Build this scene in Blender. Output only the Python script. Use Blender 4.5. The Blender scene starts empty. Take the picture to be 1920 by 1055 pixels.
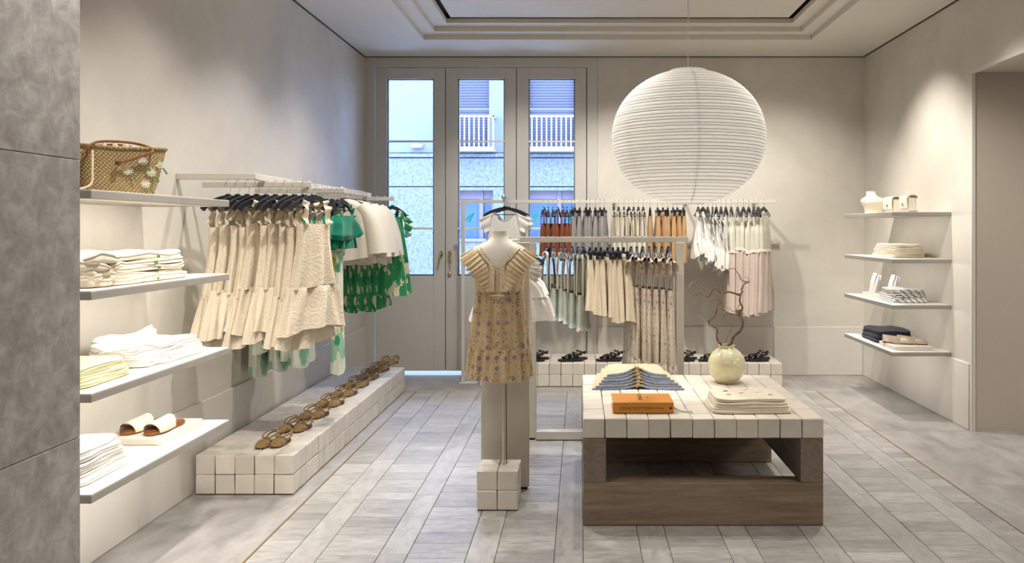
import bpy, math, random
import numpy as np
from mathutils import Vector

# ------------------------------------------------------------------ camera, world, lights, exposure
S = bpy.context.scene
C = S.collection
R = math.radians
F, CX, CY, H = 1500.0, 1088.0, 428.0, 1.36        # focal length in px, principal point, eye height


def at(px, py, Y):
    """world point seen at a photograph pixel when it stands at depth Y"""
    return ((px - CX) * Y / F, Y, H - (py - CY) * Y / F)


cam = bpy.data.cameras.new('camera')
cam.sensor_width = 36.0
cam.sensor_fit = 'HORIZONTAL'
cam.lens = 36.0 * F / 1920.0
cam.shift_x = -(CX - 960.0) / 1920.0
cam.shift_y = -(527.5 - CY) / 1920.0
cam.clip_start = 0.05
camo = bpy.data.objects.new('camera', cam)
C.objects.link(camo)
camo.location = (0, 0, H)
camo.rotation_euler = (R(90), 0, 0)
S.camera = camo

W = bpy.data.worlds.new('sky')
S.world = W
W.use_nodes = True
bg = W.node_tree.nodes['Background']
bg.inputs[0].default_value = (0.40, 0.575, 1.0, 1)
bg.inputs[1].default_value = 10.0

S.view_settings.view_transform = 'Standard'
S.view_settings.look = 'None'
S.view_settings.gamma = 1.0
S.view_settings.exposure = 0.88
S.view_settings.use_curve_mapping = False

WARM = (1.0, 0.945, 0.865)


def spot(loc, target, watt, angle=70, blend=0.6, rad=0.04, col=WARM):
    l = bpy.data.lights.new('track_spot', 'SPOT')
    l.energy = watt
    l.color = col
    l.spot_size = R(angle)
    l.spot_blend = blend
    l.shadow_soft_size = rad
    o = bpy.data.objects.new('track_spot', l)
    C.objects.link(o)
    o.location = loc
    d = Vector(target) - Vector(loc)
    o.rotation_euler = d.to_track_quat('-Z', 'Y').to_euler()
    return o


# track spots in the dark slot round the coffer panel (all above the top edge of the picture)
SZ = 3.03
for y, e in ((2.4, 70), (3.5, 75), (4.5, 72), (5.5, 55)):
    spot((-0.85, y, SZ), (-1.75, y + 0.25, 0.5), e, 84, 1.0)
for y, e in ((2.6, 40), (4.6, 85), (5.75, 110)):
    spot((1.66, y, SZ), (2.6, y + 0.25, 1.0), e, 76, 0.9)
for x, e in ((-0.7, 55), (0.33, 85), (1.3, 80)):
    spot((x, 5.75, SZ), (x + 0.45, 7.3, 0.9), e, 80, 0.8)
for x, y, tx, ty, e in ((-0.95, 5.0, -0.45, 3.75, 75), (0.25, 5.1, -0.3, 3.6, 55), (1.6, 4.5, 0.75, 4.15, 60), (-0.4, 4.3, 0.35, 4.2, 55),
                        (0.6, 5.5, 0.3, 5.4, 50), (-0.8, 4.9, -0.2, 5.4, 50), (1.5, 3.0, 1.6, 3.2, 30), (-0.9, 2.6, -0.8, 3.0, 30)):
    spot((x, y, SZ), (tx, ty, 0.4), e, 66)


def area(loc, rot, sx, sy, watt, col=WARM):
    l = bpy.data.lights.new('shop_light', 'AREA')
    l.shape = 'RECTANGLE'
    l.size, l.size_y = sx, sy
    l.energy = watt
    l.color = col
    o = bpy.data.objects.new('shop_light', l)
    C.objects.link(o)
    o.location = loc
    o.rotation_euler = rot
    return o


area((0.3, -0.6, 2.9), (0, 0, 0), 3.0, 1.6, 20)  # unseen overhead light added behind the camera as soft front fill
area((4.2, 3.6, 2.38), (0, 0, 0), 1.2, 1.2, 12)
area((4.2, 1.0, 2.38), (0, 0, 0), 1.2, 1.2, 25)
# LED strips under the wall shelves
for z in (1.457, 1.124, .788, .458):
    area((-1.66, 3.13, z), (0, R(28), 0), .012, .96, 2.6)
for z in (1.447, 1.112, .787, .453):
    area((2.27, 6.18, z), (0, R(-28), 0), .012, .96, 1.6)

# ------------------------------------------------------------------ mesh helpers
rnd = random.Random(7)


def smooth(pts, n):
    """Catmull-Rom through pts, n samples"""
    P = np.array(pts, float)
    m = len(P)
    if m < 3:
        t = np.linspace(0, 1, n)[:, None]
        return P[0] * (1 - t) + P[-1] * t
    E = np.vstack([2 * P[0] - P[1], P, 2 * P[-1] - P[-2]])
    out = []
    for u in np.linspace(0, m - 1 - 1e-9, n):
        i = int(u)
        t = u - i
        a, b, c, d = E[i], E[i + 1], E[i + 2], E[i + 3]
        out.append(0.5 * (2 * b + (c - a) * t + (2 * a - 5 * b + 4 * c - d) * t * t + (3 * b - a - 3 * c + d) * t ** 3))
    return np.array(out)


class G:
    def __init__(s):
        s.v, s.f, s.uv = [], [], []

    def add(s, vs, fs, uvs=None):
        b = len(s.v)
        s.v += [tuple(map(float, p)) for p in vs]
        s.f += [tuple(i + b for i in q) for q in fs]
        s.uv += list(uvs) if uvs is not None else [(p[0], p[2]) for p in vs]
        return s

    def box(s, x0, x1, y0, y1, z0, z1, c=0.0):
        x0, x1 = min(x0, x1), max(x0, x1)
        if c <= 0:
            vs = [(x, y, z) for z in (z0, z1) for y in (y0, y1) for x in (x0, x1)]
            return s.add(vs, [(0, 2, 3, 1), (4, 5, 7, 6), (0, 1, 5, 4), (2, 6, 7, 3), (0, 4, 6, 2), (1, 3, 7, 5)])
        lo, hi = (x0, y0, z0), (x1, y1, z1)
        vs, idx = [], {}
        for k in range(8):
            sg = [(k >> a) & 1 for a in range(3)]
            for ax in range(3):
                p = []
                for a in range(3):
                    e = hi[a] if sg[a] else lo[a]
                    if a != ax:
                        e += -c if sg[a] else c
                    p.append(e)
                idx[(k, ax)] = len(vs)
                vs.append(p)
        fs = []
        for ax in range(3):
            a, b = [q for q in range(3) if q != ax]
            for sd in (0, 1):
                base = sd << ax
                q = [idx[(base | (i << a) | (j << b), ax)] for i, j in ((0, 0), (1, 0), (1, 1), (0, 1))]
                flip = (ax == 1) ^ (sd == 0)
                fs.append(tuple(q[::-1] if flip else q))
        for ax in range(3):
            a, b = [q for q in range(3) if q != ax]
            for i in (0, 1):
                for j in (0, 1):
                    k0 = (i << a) | (j << b)
                    k1 = k0 | (1 << ax)
                    fs.append((idx[(k0, a)], idx[(k1, a)], idx[(k1, b)], idx[(k0, b)]))
        for k in range(8):
            fs.append((idx[(k, 0)], idx[(k, 1)], idx[(k, 2)]))
        return s.add(vs, fs)

    def tube(s, pts, r, n=8, cap=True, closed=False):
        P = np.array(pts, float)
        m = len(P)
        rr = np.broadcast_to(np.array(r, float), (m,)) if np.ndim(r) < 2 else None
        T = np.gradient(P, axis=0)
        if closed:
            T = np.roll(P, -1, 0) - np.roll(P, 1, 0)
        T /= np.linalg.norm(T, axis=1)[:, None] + 1e-12
        up = np.array([0, 0, 1.0]) if abs(T[0][2]) < 0.9 else np.array([0, 1.0, 0])
        nrm = np.cross(T[0], up)
        nrm /= np.linalg.norm(nrm)
        vs, uvs, acc = [], [], 0
        for i in range(m):
            nrm = nrm - T[i] * nrm.dot(T[i])
            nrm /= np.linalg.norm(nrm) + 1e-12
            bi = np.cross(T[i], nrm)
            if i:
                acc += np.linalg.norm(P[i] - P[i - 1])
            for k in range(n):
                a = 2 * math.pi * k / n
                vs.append(P[i] + rr[i] * (math.cos(a) * nrm + math.sin(a) * bi))
                uvs.append((k / n * 6.28 * rr[i], acc))
        fs = []
        for i in range(m if closed else m - 1):
            j = (i + 1) % m
            for k in range(n):
                l = (k + 1) % n
                fs.append((i * n + k, i * n + l, j * n + l, j * n + k))
        if cap and not closed:
            fs.append(tuple(range(n))[::-1])
            fs.append(tuple((m - 1) * n + k for k in range(n)))
        return s.add(vs, fs, uvs)

    def loft(s, rings, cap0=False, cap1=False):
        """rings: list of equally long closed point rings"""
        n = len(rings[0])
        vs = [p for r in rings for p in r]
        fs = []
        for i in range(len(rings) - 1):
            for k in range(n):
                l = (k + 1) % n
                fs.append((i * n + k, i * n + l, (i + 1) * n + l, (i + 1) * n + k))
        if cap0:
            fs.append(tuple(range(n))[::-1])
        if cap1:
            fs.append(tuple((len(rings) - 1) * n + k for k in range(n)))
        uvs = []
        for r in rings:
            R_ = np.array(r)
            L = np.concatenate([[0], np.cumsum(np.linalg.norm(np.diff(R_, axis=0), axis=1))])
            uvs += [(L[k] - L[(3 * n) // 4], R_[k][2]) for k in range(n)]
        return s.add(vs, fs, uvs)

    def lathe(s, prof, n=32, c=(0, 0, 0), cap0=False, cap1=False):
        return s.loft([[(c[0] + r * math.cos(2 * math.pi * k / n), c[1] + r * math.sin(2 * math.pi * k / n), c[2] + z)
                        for k in range(n)] for r, z in prof], cap0, cap1)

    def ribbon(s, pts, wv, w, t):
        P = np.array(pts, float)
        T = np.gradient(P, axis=0)
        wv = np.array(wv, float)
        vs, uvs = [], []
        m = len(P)
        for i in range(m):
            wd = wv if wv.ndim == 1 else wv[i]
            wd = wd / np.linalg.norm(wd)
            nn = np.cross(T[i], wd)
            nn /= np.linalg.norm(nn) + 1e-12
            for a, b in ((-1, -1), (1, -1), (1, 1), (-1, 1)):
                p = P[i] + wd * a * w / 2 + nn * b * t / 2
                vs.append(p)
                uvs.append((a * w / 2, p[2]))
        fs = [(i * 4 + k, i * 4 + (k + 1) % 4, i * 4 + 4 + (k + 1) % 4, i * 4 + 4 + k) for i in range(m - 1) for k in range(4)]
        fs += [(3, 2, 1, 0), tuple((m - 1) * 4 + k for k in range(4))]
        return s.add(vs, fs, uvs)

    def ruffle(s, inner, outer, waves, amp, nm=(0, -1, 0), m=90, k=5, seed=0):
        I, O = smooth(inner, m), smooth(outer, m)
        N = np.array(nm, float)
        rr = random.Random(seed)
        ph = rr.random() * 6
        vs, uvs = [], []
        for i in range(m):
            u = i / (m - 1)
            w1 = math.sin(2 * math.pi * waves * u + ph + 0.8 * math.sin(7 * u))
            w2 = math.sin(2 * math.pi * waves * 1.7 * u + 2 * ph)
            for j in range(k):
                q = j / (k - 1)
                d = amp * (0.2 + 0.8 * q) * (w1 + 0.35 * w2)
                vs.append(I[i] * (1 - q) + O[i] * q + N * d + (O[i] - I[i]) * 0.08 * q * w2)
                uvs.append((u * 0.6, q * 0.1))
        fs = [(i * k + j, (i + 1) * k + j, (i + 1) * k + j + 1, i * k + j + 1) for i in range(m - 1) for j in range(k - 1)]
        return s.add(vs, fs, uvs)

    def cloth(s, levels, n=64, rows=26, k=7, seed=0, e=0.85, ztop=None, hem=0.0, cx=0, cy=0, cap=False, skew=0.0):
        """a hanging cloth tube: levels of (z, half width, half depth, fold depth)"""
        L = sorted(levels, key=lambda q: -q[0])
        zs = [-q[0] for q in L]
        rr = random.Random(seed)
        p1, p2, p3 = [rr.random() * 6.28 for _ in range(3)]
        z0, z1 = L[0][0], L[-1][0]
        rings = []
        for i in range(rows + 1):
            q = i / rows
            ring = []
            for j in range(n):
                t = 2 * math.pi * j / n
                zt = ztop(t) if ztop else z0
                z = zt + (z1 - zt) * q
                hw = np.interp(-z, zs, [a[1] for a in L])
                hd = np.interp(-z, zs, [a[2] for a in L])
                fo = np.interp(-z, zs, [a[3] if len(a) > 3 else 0.0 for a in L])
                c_, s_ = math.cos(t), math.sin(t)
                x = hw * math.copysign(abs(c_) ** e, c_)
                y = hd * math.copysign(abs(s_) ** e, s_)
                w = 0.6 * math.sin(k * t + p1 + 0.8 * math.sin(3 * q + p3)) + 0.4 * math.sin(int(k * 1.6) * t + p2 + q)
                f = fo * w
                zz = z + hem * q ** 3 * math.sin(2 * t + p3) + skew * q * c_
                ring.append((cx + x + f * c_ * 0.6, cy + y + f * (0.35 + 0.65 * abs(s_)) * math.copysign(1, s_) * min(1, abs(s_) * 3), zz))
            rings.append(ring)
        return s.loft(rings, cap1=cap, cap0=cap)

    def slab(s, lx, ly, t, seed=0, wav=0.004, groove=0.012, e=0.28, n=72, c=(0, 0, 0)):
        """folded cloth: a soft rounded slab with fold lines round its edge"""
        rr = random.Random(seed)
        p = [rr.random() * 6.28 for _ in range(6)]
        prof = [(0.0, 0.02), (0.0, 0.6), (0.0, 0.95), (0.12, 1.0), (0.35, 1.003), (0.47, 1 - groove), (0.53, 1 - groove), (0.65, 1.003), (0.88, 1.0),
                (1.0, 0.965), (1.02, 0.75), (1.03, 0.4), (1.03, 0.02)]
        rings = []
        for zz, sc in prof:
            ring = []
            for j in range(n):
                a = 2 * math.pi * j / n
                c_, s_ = math.cos(a), math.sin(a)
                x = lx / 2 * math.copysign(abs(c_) ** e, c_) * sc
                y = ly / 2 * math.copysign(abs(s_) ** e, s_) * sc
                o = wav * (math.sin(9 * x / lx + p[0]) + math.sin(8 * y / ly + p[1]) + 0.6 * math.sin(23 * (x + y) + p[2]))
                x += wav * 0.6 * math.sin(14 * y / ly + p[3]) * c_
                y += wav * 0.6 * math.sin(14 * x / lx + p[4]) * s_
                ring.append((c[0] + x, c[1] + y, c[2] + zz * t + (0.5 * o + 0.5 * abs(wav)) * min(1, zz * 2)))
            rings.append(ring)
        return s.loft(rings, True, True)

    def sweep(s, xs, sect):
        return s

    def mesh(s, name, m, ang=40):
        me = bpy.data.meshes.new(name)
        me.from_pydata(s.v, [], s.f)
        uv = me.uv_layers.new(name='UVMap')
        li = np.zeros(len(me.loops), dtype=np.int32)
        me.loops.foreach_get('vertex_index', li)
        uv.data.foreach_set('uv', np.array(s.uv, np.float32)[li].ravel())
        me.polygons.foreach_set('use_smooth', [True] * len(me.polygons))
        me.update()
        me.set_sharp_from_angle(angle=R(ang))
        if m:
            me.materials.append(m)
        return me


def wloc(o):
    v = Vector((0, 0, 0))
    while o is not None:
        v += o.location
        o = o.parent
    return v


def part(name, g, m, parent=None, world=False, ang=40, kind=None, label=None):
    """link a mesh as one object; world=True: its coordinates are world coordinates"""
    me = g if isinstance(g, bpy.types.Mesh) else None
    if me is None:
        if world and parent is not None:
            w = wloc(parent)
            g.v = [(a - w.x, b - w.y, c - w.z) for a, b, c in g.v]
        me = g.mesh(name, m, ang)
    o = bpy.data.objects.new(name, me)
    C.objects.link(o)
    o.parent = parent
    if kind:
        o['kind'] = kind
    if label:
        o['label'] = label
    return o


def tag(o, label, cat, group=None):
    o['label'] = label
    o['category'] = cat
    if group:
        o['group'] = group
    return o


def thing(name, label, cat, loc=(0, 0, 0), rz=0.0, group=None):
    o = bpy.data.objects.new(name, None)
    o.empty_display_size = 0.05
    C.objects.link(o)
    o.location = loc
    o.rotation_euler = (0, 0, rz)
    return tag(o, label, cat, group)


def struct(name, g, m, parent=None, ang=40):
    o = part(name, g, m, parent, world=True, ang=ang)
    if parent is None:
        o['kind'] = 'structure'
    return o


def place(proto, loc, rz, label, cat, group=None, sc=1.0, ry=0.0):
    """a new instance of a prototype: (name, [(part name, mesh, [(sub name, mesh)...])])"""
    name, parts = proto
    t = thing(name, label, cat, loc, rz, group)
    t.rotation_euler = (0, ry, rz)
    t.scale = (sc, sc, sc) if not isinstance(sc, tuple) else sc
    for p in parts:
        o = bpy.data.objects.new(p[0], p[1])
        C.objects.link(o)
        o.parent = t
        for q in (p[2] if len(p) > 2 else []):
            so = bpy.data.objects.new(q[0], q[1])
            C.objects.link(so)
            so.parent = o
    return t


ORD = 'first second third fourth fifth sixth seventh eighth ninth tenth eleventh twelfth thirteenth fourteenth'.split()

# ------------------------------------------------------------------ materials


def mat(name, col, rough=0.6, metal=0.0, spec=0.5, build=None):
    m = bpy.data.materials.new(name)
    m.use_nodes = True
    nt = m.node_tree
    b = nt.nodes['Principled BSDF']
    b.inputs['Base Color'].default_value = (*col, 1)
    b.inputs['Roughness'].default_value = rough
    b.inputs['Metallic'].default_value = metal
    b.inputs['Specular IOR Level'].default_value = spec
    if build:
        build(nt, b)
    return m


def N(nt, typ, **kw):
    n = nt.nodes.new(typ)
    for k, v in kw.items():
        if k == 'ins':
            for a, b in v.items():
                n.inputs[a].default_value = b
        else:
            setattr(n, k, v)
    return n


def coord(nt, kind='Object', scale=(1, 1, 1), rnd_off=False, rot=(0, 0, 0)):
    tc = N(nt, 'ShaderNodeTexCoord')
    mp = N(nt, 'ShaderNodeMapping')
    mp.inputs['Scale'].default_value = scale
    mp.inputs['Rotation'].default_value = rot
    nt.links.new(tc.outputs[kind], mp.inputs['Vector'])
    if rnd_off:
        oi = N(nt, 'ShaderNodeObjectInfo')
        mu = N(nt, 'ShaderNodeMath', operation='MULTIPLY')
        mu.inputs[1].default_value = 50
        nt.links.new(oi.outputs['Random'], mu.inputs[0])
        nt.links.new(mu.outputs[0], mp.inputs['Location'])
    return mp.outputs[0]


def noise(nt, vec, scale, detail=4, rough=0.55, dist=0.0):
    n = N(nt, 'ShaderNodeTexNoise', ins={'Scale': scale, 'Detail': detail, 'Roughness': rough, 'Distortion': dist})
    nt.links.new(vec, n.inputs['Vector'])
    return n.outputs['Fac']


def ramp(nt, fac, stops):
    r = N(nt, 'ShaderNodeValToRGB')
    el = r.color_ramp.elements
    while len(el) < len(stops):
        el.new(0.5)
    for e, (p, c) in zip(el, stops):
        e.position = p
        e.color = (*c, 1) if len(c) == 3 else c
    nt.links.new(fac, r.inputs[0])
    return r.outputs['Color']


def mixc(nt, fac, a, b, typ='MIX'):
    m = N(nt, 'ShaderNodeMix', data_type='RGBA', blend_type=typ)
    for sock, v in ((m.inputs[0], fac), (m.inputs[6], a), (m.inputs[7], b)):
        if hasattr(v, 'is_linked') or hasattr(v, 'links'):
            nt.links.new(v, sock)
        elif isinstance(v, (int, float)):
            sock.default_value = v
        else:
            sock.default_value = (*v, 1)
    return m.outputs[2]


def math_(nt, op, a, b=None, clamp=False):
    m = N(nt, 'ShaderNodeMath', operation=op, use_clamp=clamp)
    for i, v in enumerate((a, b)):
        if v is None:
            continue
        if isinstance(v, (int, float)):
            m.inputs[i].default_value = v
        else:
            nt.links.new(v, m.inputs[i])
    return m.outputs[0]


def bump(nt, b, h, strength=0.2, dist=0.002):
    n = N(nt, 'ShaderNodeBump', ins={'Strength': strength, 'Distance': dist})
    nt.links.new(h, n.inputs['Height'])
    nt.links.new(n.outputs[0], b.inputs['Normal'])


def plaster(name, c0, c1, r0=0.42, r1=0.7, scale=1.3, stretch=(1, 1, 1)):
    def bld(nt, b):
        v = coord(nt, 'Object', stretch)
        f = noise(nt, v, scale, 6, 0.62, 0.4)
        nt.links.new(ramp(nt, f, [(0.3, c0), (0.72, c1)]), b.inputs['Base Color'])
        f2 = noise(nt, v, scale * 2.7, 5, 0.6, 0.6)
        rr = N(nt, 'ShaderNodeMapRange', ins={'From Min': 0.3, 'From Max': 0.7, 'To Min': r0, 'To Max': r1})
        nt.links.new(f2, rr.inputs[0])
        nt.links.new(rr.outputs[0], b.inputs['Roughness'])
        bump(nt, b, noise(nt, v, 14, 6, 0.6), 0.12, 0.004)
    return mat(name, c1, 0.6, build=bld)


def stone(name, c0, c1, c2, stretch=(1, 1, 1), scale=6, rough=0.42, rnd=0.35, pits=True):
    def bld(nt, b):
        v = coord(nt, 'Object', stretch, True)
        f = noise(nt, v, scale, 9, 0.68, 0.5)
        c = ramp(nt, f, [(0.28, c0), (0.5, c1), (0.74, c2)])
        oi = N(nt, 'ShaderNodeObjectInfo')
        mr = N(nt, 'ShaderNodeMapRange', ins={'To Min': 1 - rnd, 'To Max': 1 + rnd * 0.6})
        nt.links.new(oi.outputs['Random'], mr.inputs[0])
        c = mixc(nt, 1.0, c, mr.outputs[0], 'MULTIPLY')
        if pits:
            v2 = coord(nt, 'Object', (1, 1, 1), True)
            p = noise(nt, v2, 55, 3, 0.6)
            c = mixc(nt, ramp(nt, p, [(0.27, (0.75,) * 3), (0.34, (0, 0, 0))]), c, (0.16, 0.155, 0.16))
        nt.links.new(c, b.inputs['Base Color'])
        rr = N(nt, 'ShaderNodeMapRange', ins={'To Min': rough - 0.1, 'To Max': rough + 0.2})
        nt.links.new(f, rr.inputs[0])
        nt.links.new(rr.outputs[0], b.inputs['Roughness'])
        bump(nt, b, noise(nt, v, scale * 6, 5, 0.6), 0.1, 0.003)
    return mat(name, c1, rough, build=bld)


def fabric(name, c0, c1=None, scale=8, weave=420, bs=0.25, rough=0.9, wr=0.3, rnd=0.06, extra=None, crinkle=0.0):
    c1 = c1 or tuple(min(1, x * 1.08) for x in c0)

    def bld(nt, b):
        v = coord(nt, 'Object')
        f = noise(nt, v, scale, 4)
        c = ramp(nt, f, [(0.3, c0), (0.7, c1)])
        if extra:
            c = extra(nt, c)
        oi = N(nt, 'ShaderNodeObjectInfo')
        mr = N(nt, 'ShaderNodeMapRange', ins={'To Min': 1 - rnd, 'To Max': 1.0})
        nt.links.new(oi.outputs['Random'], mr.inputs[0])
        c = mixc(nt, 1.0, c, mr.outputs[0], 'MULTIPLY')
        nt.links.new(c, b.inputs['Base Color'])
        h = math_(nt, 'ADD', math_(nt, 'MULTIPLY', noise(nt, v, weave, 2), 0.25), math_(nt, 'MULTIPLY', noise(nt, v, 26, 3, 0.5, 0.8), wr * 3))
        if crinkle:
            h = math_(nt, 'ADD', h, math_(nt, 'MULTIPLY', noise(nt, coord(nt, 'UV', (150, 5, 1)), 1.0, 3, 0.6), crinkle))
        if extra is embroid:
            d = voro(nt, coord(nt, 'UV'), 15, randomness=0.7)
            h = math_(nt, 'ADD', h, math_(nt, 'MULTIPLY', math_(nt, 'SINE', math_(nt, 'MULTIPLY', d, 34)), 0.13))
        bump(nt, b, h, bs, 0.006)
        b.inputs['Sheen Weight'].default_value = 0.15
    return mat(name, c0, rough, spec=0.25, build=bld)


def voro(nt, vec, scale, feature='F1', randomness=1.0, out='Distance'):
    n = N(nt, 'ShaderNodeTexVoronoi', feature=feature)
    n.inputs['Scale'].default_value = scale
    n.inputs['Randomness'].default_value = randomness
    nt.links.new(vec, n.inputs['Vector'])
    return n.outputs[out]


def step(nt, val, lo, hi):
    return ramp(nt, val, [(lo, (1, 1, 1)), (hi, (0, 0, 0))])


def floral(dots, flower, s1=55, s2=17, r1=0.2, r2=0.34):
    def ex(nt, c):
        v = coord(nt, 'UV')
        d = voro(nt, v, s1, randomness=0.45)
        c = mixc(nt, step(nt, d, r1, r1 + 0.06), c, dots)
        d2 = voro(nt, v, s2, randomness=0.3)
        dd = math_(nt, 'ADD', d2, math_(nt, 'MULTIPLY', math_(nt, 'SUBTRACT', noise(nt, v, 190, 2), 0.5), 0.55))
        return mixc(nt, step(nt, dd, r2, r2 + 0.05), c, flower)
    return ex


def blotch(cols, scale=14, th=0.5):
    def ex(nt, c):
        v = coord(nt, 'UV')
        for i, (col, sc, t) in enumerate(cols):
            mp = N(nt, 'ShaderNodeMapping')
            mp.inputs['Location'].default_value = (i * 3.7, i * 1.3, 0)
            mp.inputs['Scale'].default_value = (1.5, 0.8, 1)
            mp.inputs['Rotation'].default_value = (0, 0, 0.6 + 1.1 * i)
            nt.links.new(v, mp.inputs['Vector'])
            d = voro(nt, mp.outputs[0], sc, randomness=0.8)
            d = math_(nt, 'ADD', d, math_(nt, 'MULTIPLY', math_(nt, 'SUBTRACT', noise(nt, mp.outputs[0], sc * 2.2, 3), 0.5), 0.75))
            c = mixc(nt, step(nt, d, t, t + 0.04), c, col)
        return c
    return ex


def embroid(nt, c):
    v = coord(nt, 'UV')
    d = voro(nt, v, 15, randomness=0.7)
    w = math_(nt, 'SINE', math_(nt, 'MULTIPLY', d, 34))
    return mixc(nt, math_(nt, 'MULTIPLY', w, 0.22, True), c, (0.92, 0.86, 0.75))


def stripes(col, scale, thick, axis=0):
    def ex(nt, c):
        v = coord(nt, 'Object')
        sp = N(nt, 'ShaderNodeSeparateXYZ')
        nt.links.new(v, sp.inputs[0])
        w = math_(nt, 'SINE', math_(nt, 'MULTIPLY', sp.outputs[axis], scale))
        return mixc(nt, math_(nt, 'GREATER_THAN', w, thick), c, col)
    return ex




def _diag(nt):
    sp = N(nt, 'ShaderNodeSeparateXYZ')
    nt.links.new(coord(nt, 'Object'), sp.inputs[0])
    a = math_(nt, 'ADD', math_(nt, 'MULTIPLY', sp.outputs[1], 300), math_(nt, 'ADD', math_(nt, 'MULTIPLY', sp.outputs[0], 130), math_(nt, 'MULTIPLY', sp.outputs[2], 200)))
    return math_(nt, 'SINE', a)


M = {}
M['wall'] = plaster('wall_plaster', (0.565, 0.53, 0.47), (0.70, 0.66, 0.59), 0.33, 0.58)
M['dado'] = plaster('dado_plaster', (0.62, 0.585, 0.53), (0.69, 0.655, 0.60), 0.4, 0.6)
M['door'] = plaster('door_paint', (0.57, 0.545, 0.495), (0.60, 0.575, 0.525), 0.42, 0.5, 2.5)
M['ceiling'] = plaster('ceiling_paint', (0.66, 0.62, 0.55), (0.69, 0.65, 0.58), 0.8, 0.9)
M['side'] = mat('side_wall_paint', (0.50, 0.435, 0.37), 0.7)  # brown of the shaded jamb put into the wall colour
M['backwall'] = mat('dark_shop_back', (0.16, 0.14, 0.12), 0.7)
M['black'] = mat('black_slot', (0.006, 0.006, 0.006), 0.8)
M['pillar'] = stone('grey_marble', (0.22, 0.20, 0.195), (0.335, 0.315, 0.305), (0.50, 0.48, 0.47), (1, 1, 1), 15, 0.55, 0.06, False)
M['tile'] = stone('floor_tile_stone', (0.225, 0.213, 0.205), (0.355, 0.340, 0.325), (0.485, 0.467, 0.445), (0.9, 3.4, 1), 11, 0.34, 0.22)
M['plank'] = stone('floor_plank_stone', (0.255, 0.243, 0.233), (0.37, 0.355, 0.34), (0.46, 0.442, 0.42), (2.5, 0.9, 1), 8, 0.36, 0.14)
M['slabstone'] = stone('floor_slab_stone', (0.215, 0.203, 0.192), (0.32, 0.305, 0.29), (0.44, 0.422, 0.40), (1.4, 0.7, 1), 4.5, 0.38, 0.08)
M['grout'] = mat('dark_grout', (0.14, 0.13, 0.12), 0.9)
M['brass'] = mat('brass', (0.55, 0.42, 0.20), 0.35, 1.0)
M['brassline'] = mat('brass_inlay', (0.40, 0.26, 0.12), 0.5, 0.6)


def blk(nt, b):
    v = coord(nt, 'Object', (1, 1, 1), True)
    f = noise(nt, v, 9, 5)
    c = ramp(nt, f, [(0.3, (0.66, 0.60, 0.52)), (0.7, (0.74, 0.685, 0.60))])
    oi = N(nt, 'ShaderNodeObjectInfo')
    mr = N(nt, 'ShaderNodeMapRange', ins={'To Min': 0.9, 'To Max': 1.04})
    nt.links.new(oi.outputs['Random'], mr.inputs[0])
    nt.links.new(mixc(nt, 1.0, c, mr.outputs[0], 'MULTIPLY'), b.inputs['Base Color'])
    bump(nt, b, noise(nt, v, 25, 4), 0.2, 0.004)


M['block'] = mat('glazed_clay_block', (0.7, 0.65, 0.57), 0.42, build=blk)
M['joint'] = mat('dark_joint', (0.045, 0.04, 0.035), 0.9)


def oak(nt, b):
    v = coord(nt, 'Object', (1.2, 14, 14))
    f = noise(nt, v, 2.2, 8, 0.6, 1.2)
    g = noise(nt, coord(nt, 'Object', (3, 90, 90)), 3, 4)
    c = ramp(nt, f, [(0.28, (0.19, 0.132, 0.086)), (0.5, (0.28, 0.205, 0.137)), (0.7, (0.37, 0.28, 0.19))])
    nt.links.new(mixc(nt, math_(nt, 'MULTIPLY', g, 0.25), c, (0.10, 0.07, 0.05)), b.inputs['Base Color'])
    bump(nt, b, g, 0.2, 0.001)


M['oak'] = mat('stained_oak', (0.2, 0.15, 0.1), 0.55, build=oak)


def oaky(nt, b):
    v = coord(nt, 'Object', (14, 1.2, 14))
    f = noise(nt, v, 2.2, 8, 0.6, 1.2)
    nt.links.new(ramp(nt, f, [(0.25, (0.165, 0.122, 0.09)), (0.5, (0.22, 0.168, 0.126)), (0.75, (0.28, 0.215, 0.163))]), b.inputs['Base Color'])


M['oaky'] = mat('stained_oak_end', (0.18, 0.13, 0.1), 0.6, build=oaky)
M['shelf'] = plaster('shelf_lacquer', (0.35, 0.325, 0.29), (0.39, 0.365, 0.325), 0.35, 0.5, 4)
M['shelftile'] = mat('shelf_top_tile', (0.76, 0.72, 0.66), 0.4)
M['metal'] = mat('cream_metal', (0.66, 0.615, 0.55), 0.4)
M['panel'] = plaster('rack_panel', (0.56, 0.51, 0.44), (0.62, 0.57, 0.50), 0.5, 0.65, 5)
M['chrome'] = mat('chrome', (0.75, 0.75, 0.77), 0.2, 1.0)
M['hanger'] = mat('black_hanger', (0.014, 0.016, 0.024), 0.42)
M['riser'] = mat('cream_riser', (0.72, 0.67, 0.59), 0.5)


def glassb(nt, b):
    tr = N(nt, 'ShaderNodeBsdfTransparent', ins={'Color': (0.97, 0.985, 1, 1)})
    gl = N(nt, 'ShaderNodeBsdfGlossy', ins={'Roughness': 0.02})
    fr = N(nt, 'ShaderNodeFresnel', ins={'IOR': 1.35})
    mx = N(nt, 'ShaderNodeMixShader')
    nt.links.new(fr.outputs[0], mx.inputs[0])
    nt.links.new(tr.outputs[0], mx.inputs[1])
    nt.links.new(gl.outputs[0], mx.inputs[2])
    nt.links.new(mx.outputs[0], nt.nodes['Material Output'].inputs[0])


M['glass'] = mat('window_glass', (1, 1, 1), 0.02, build=glassb)


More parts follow.
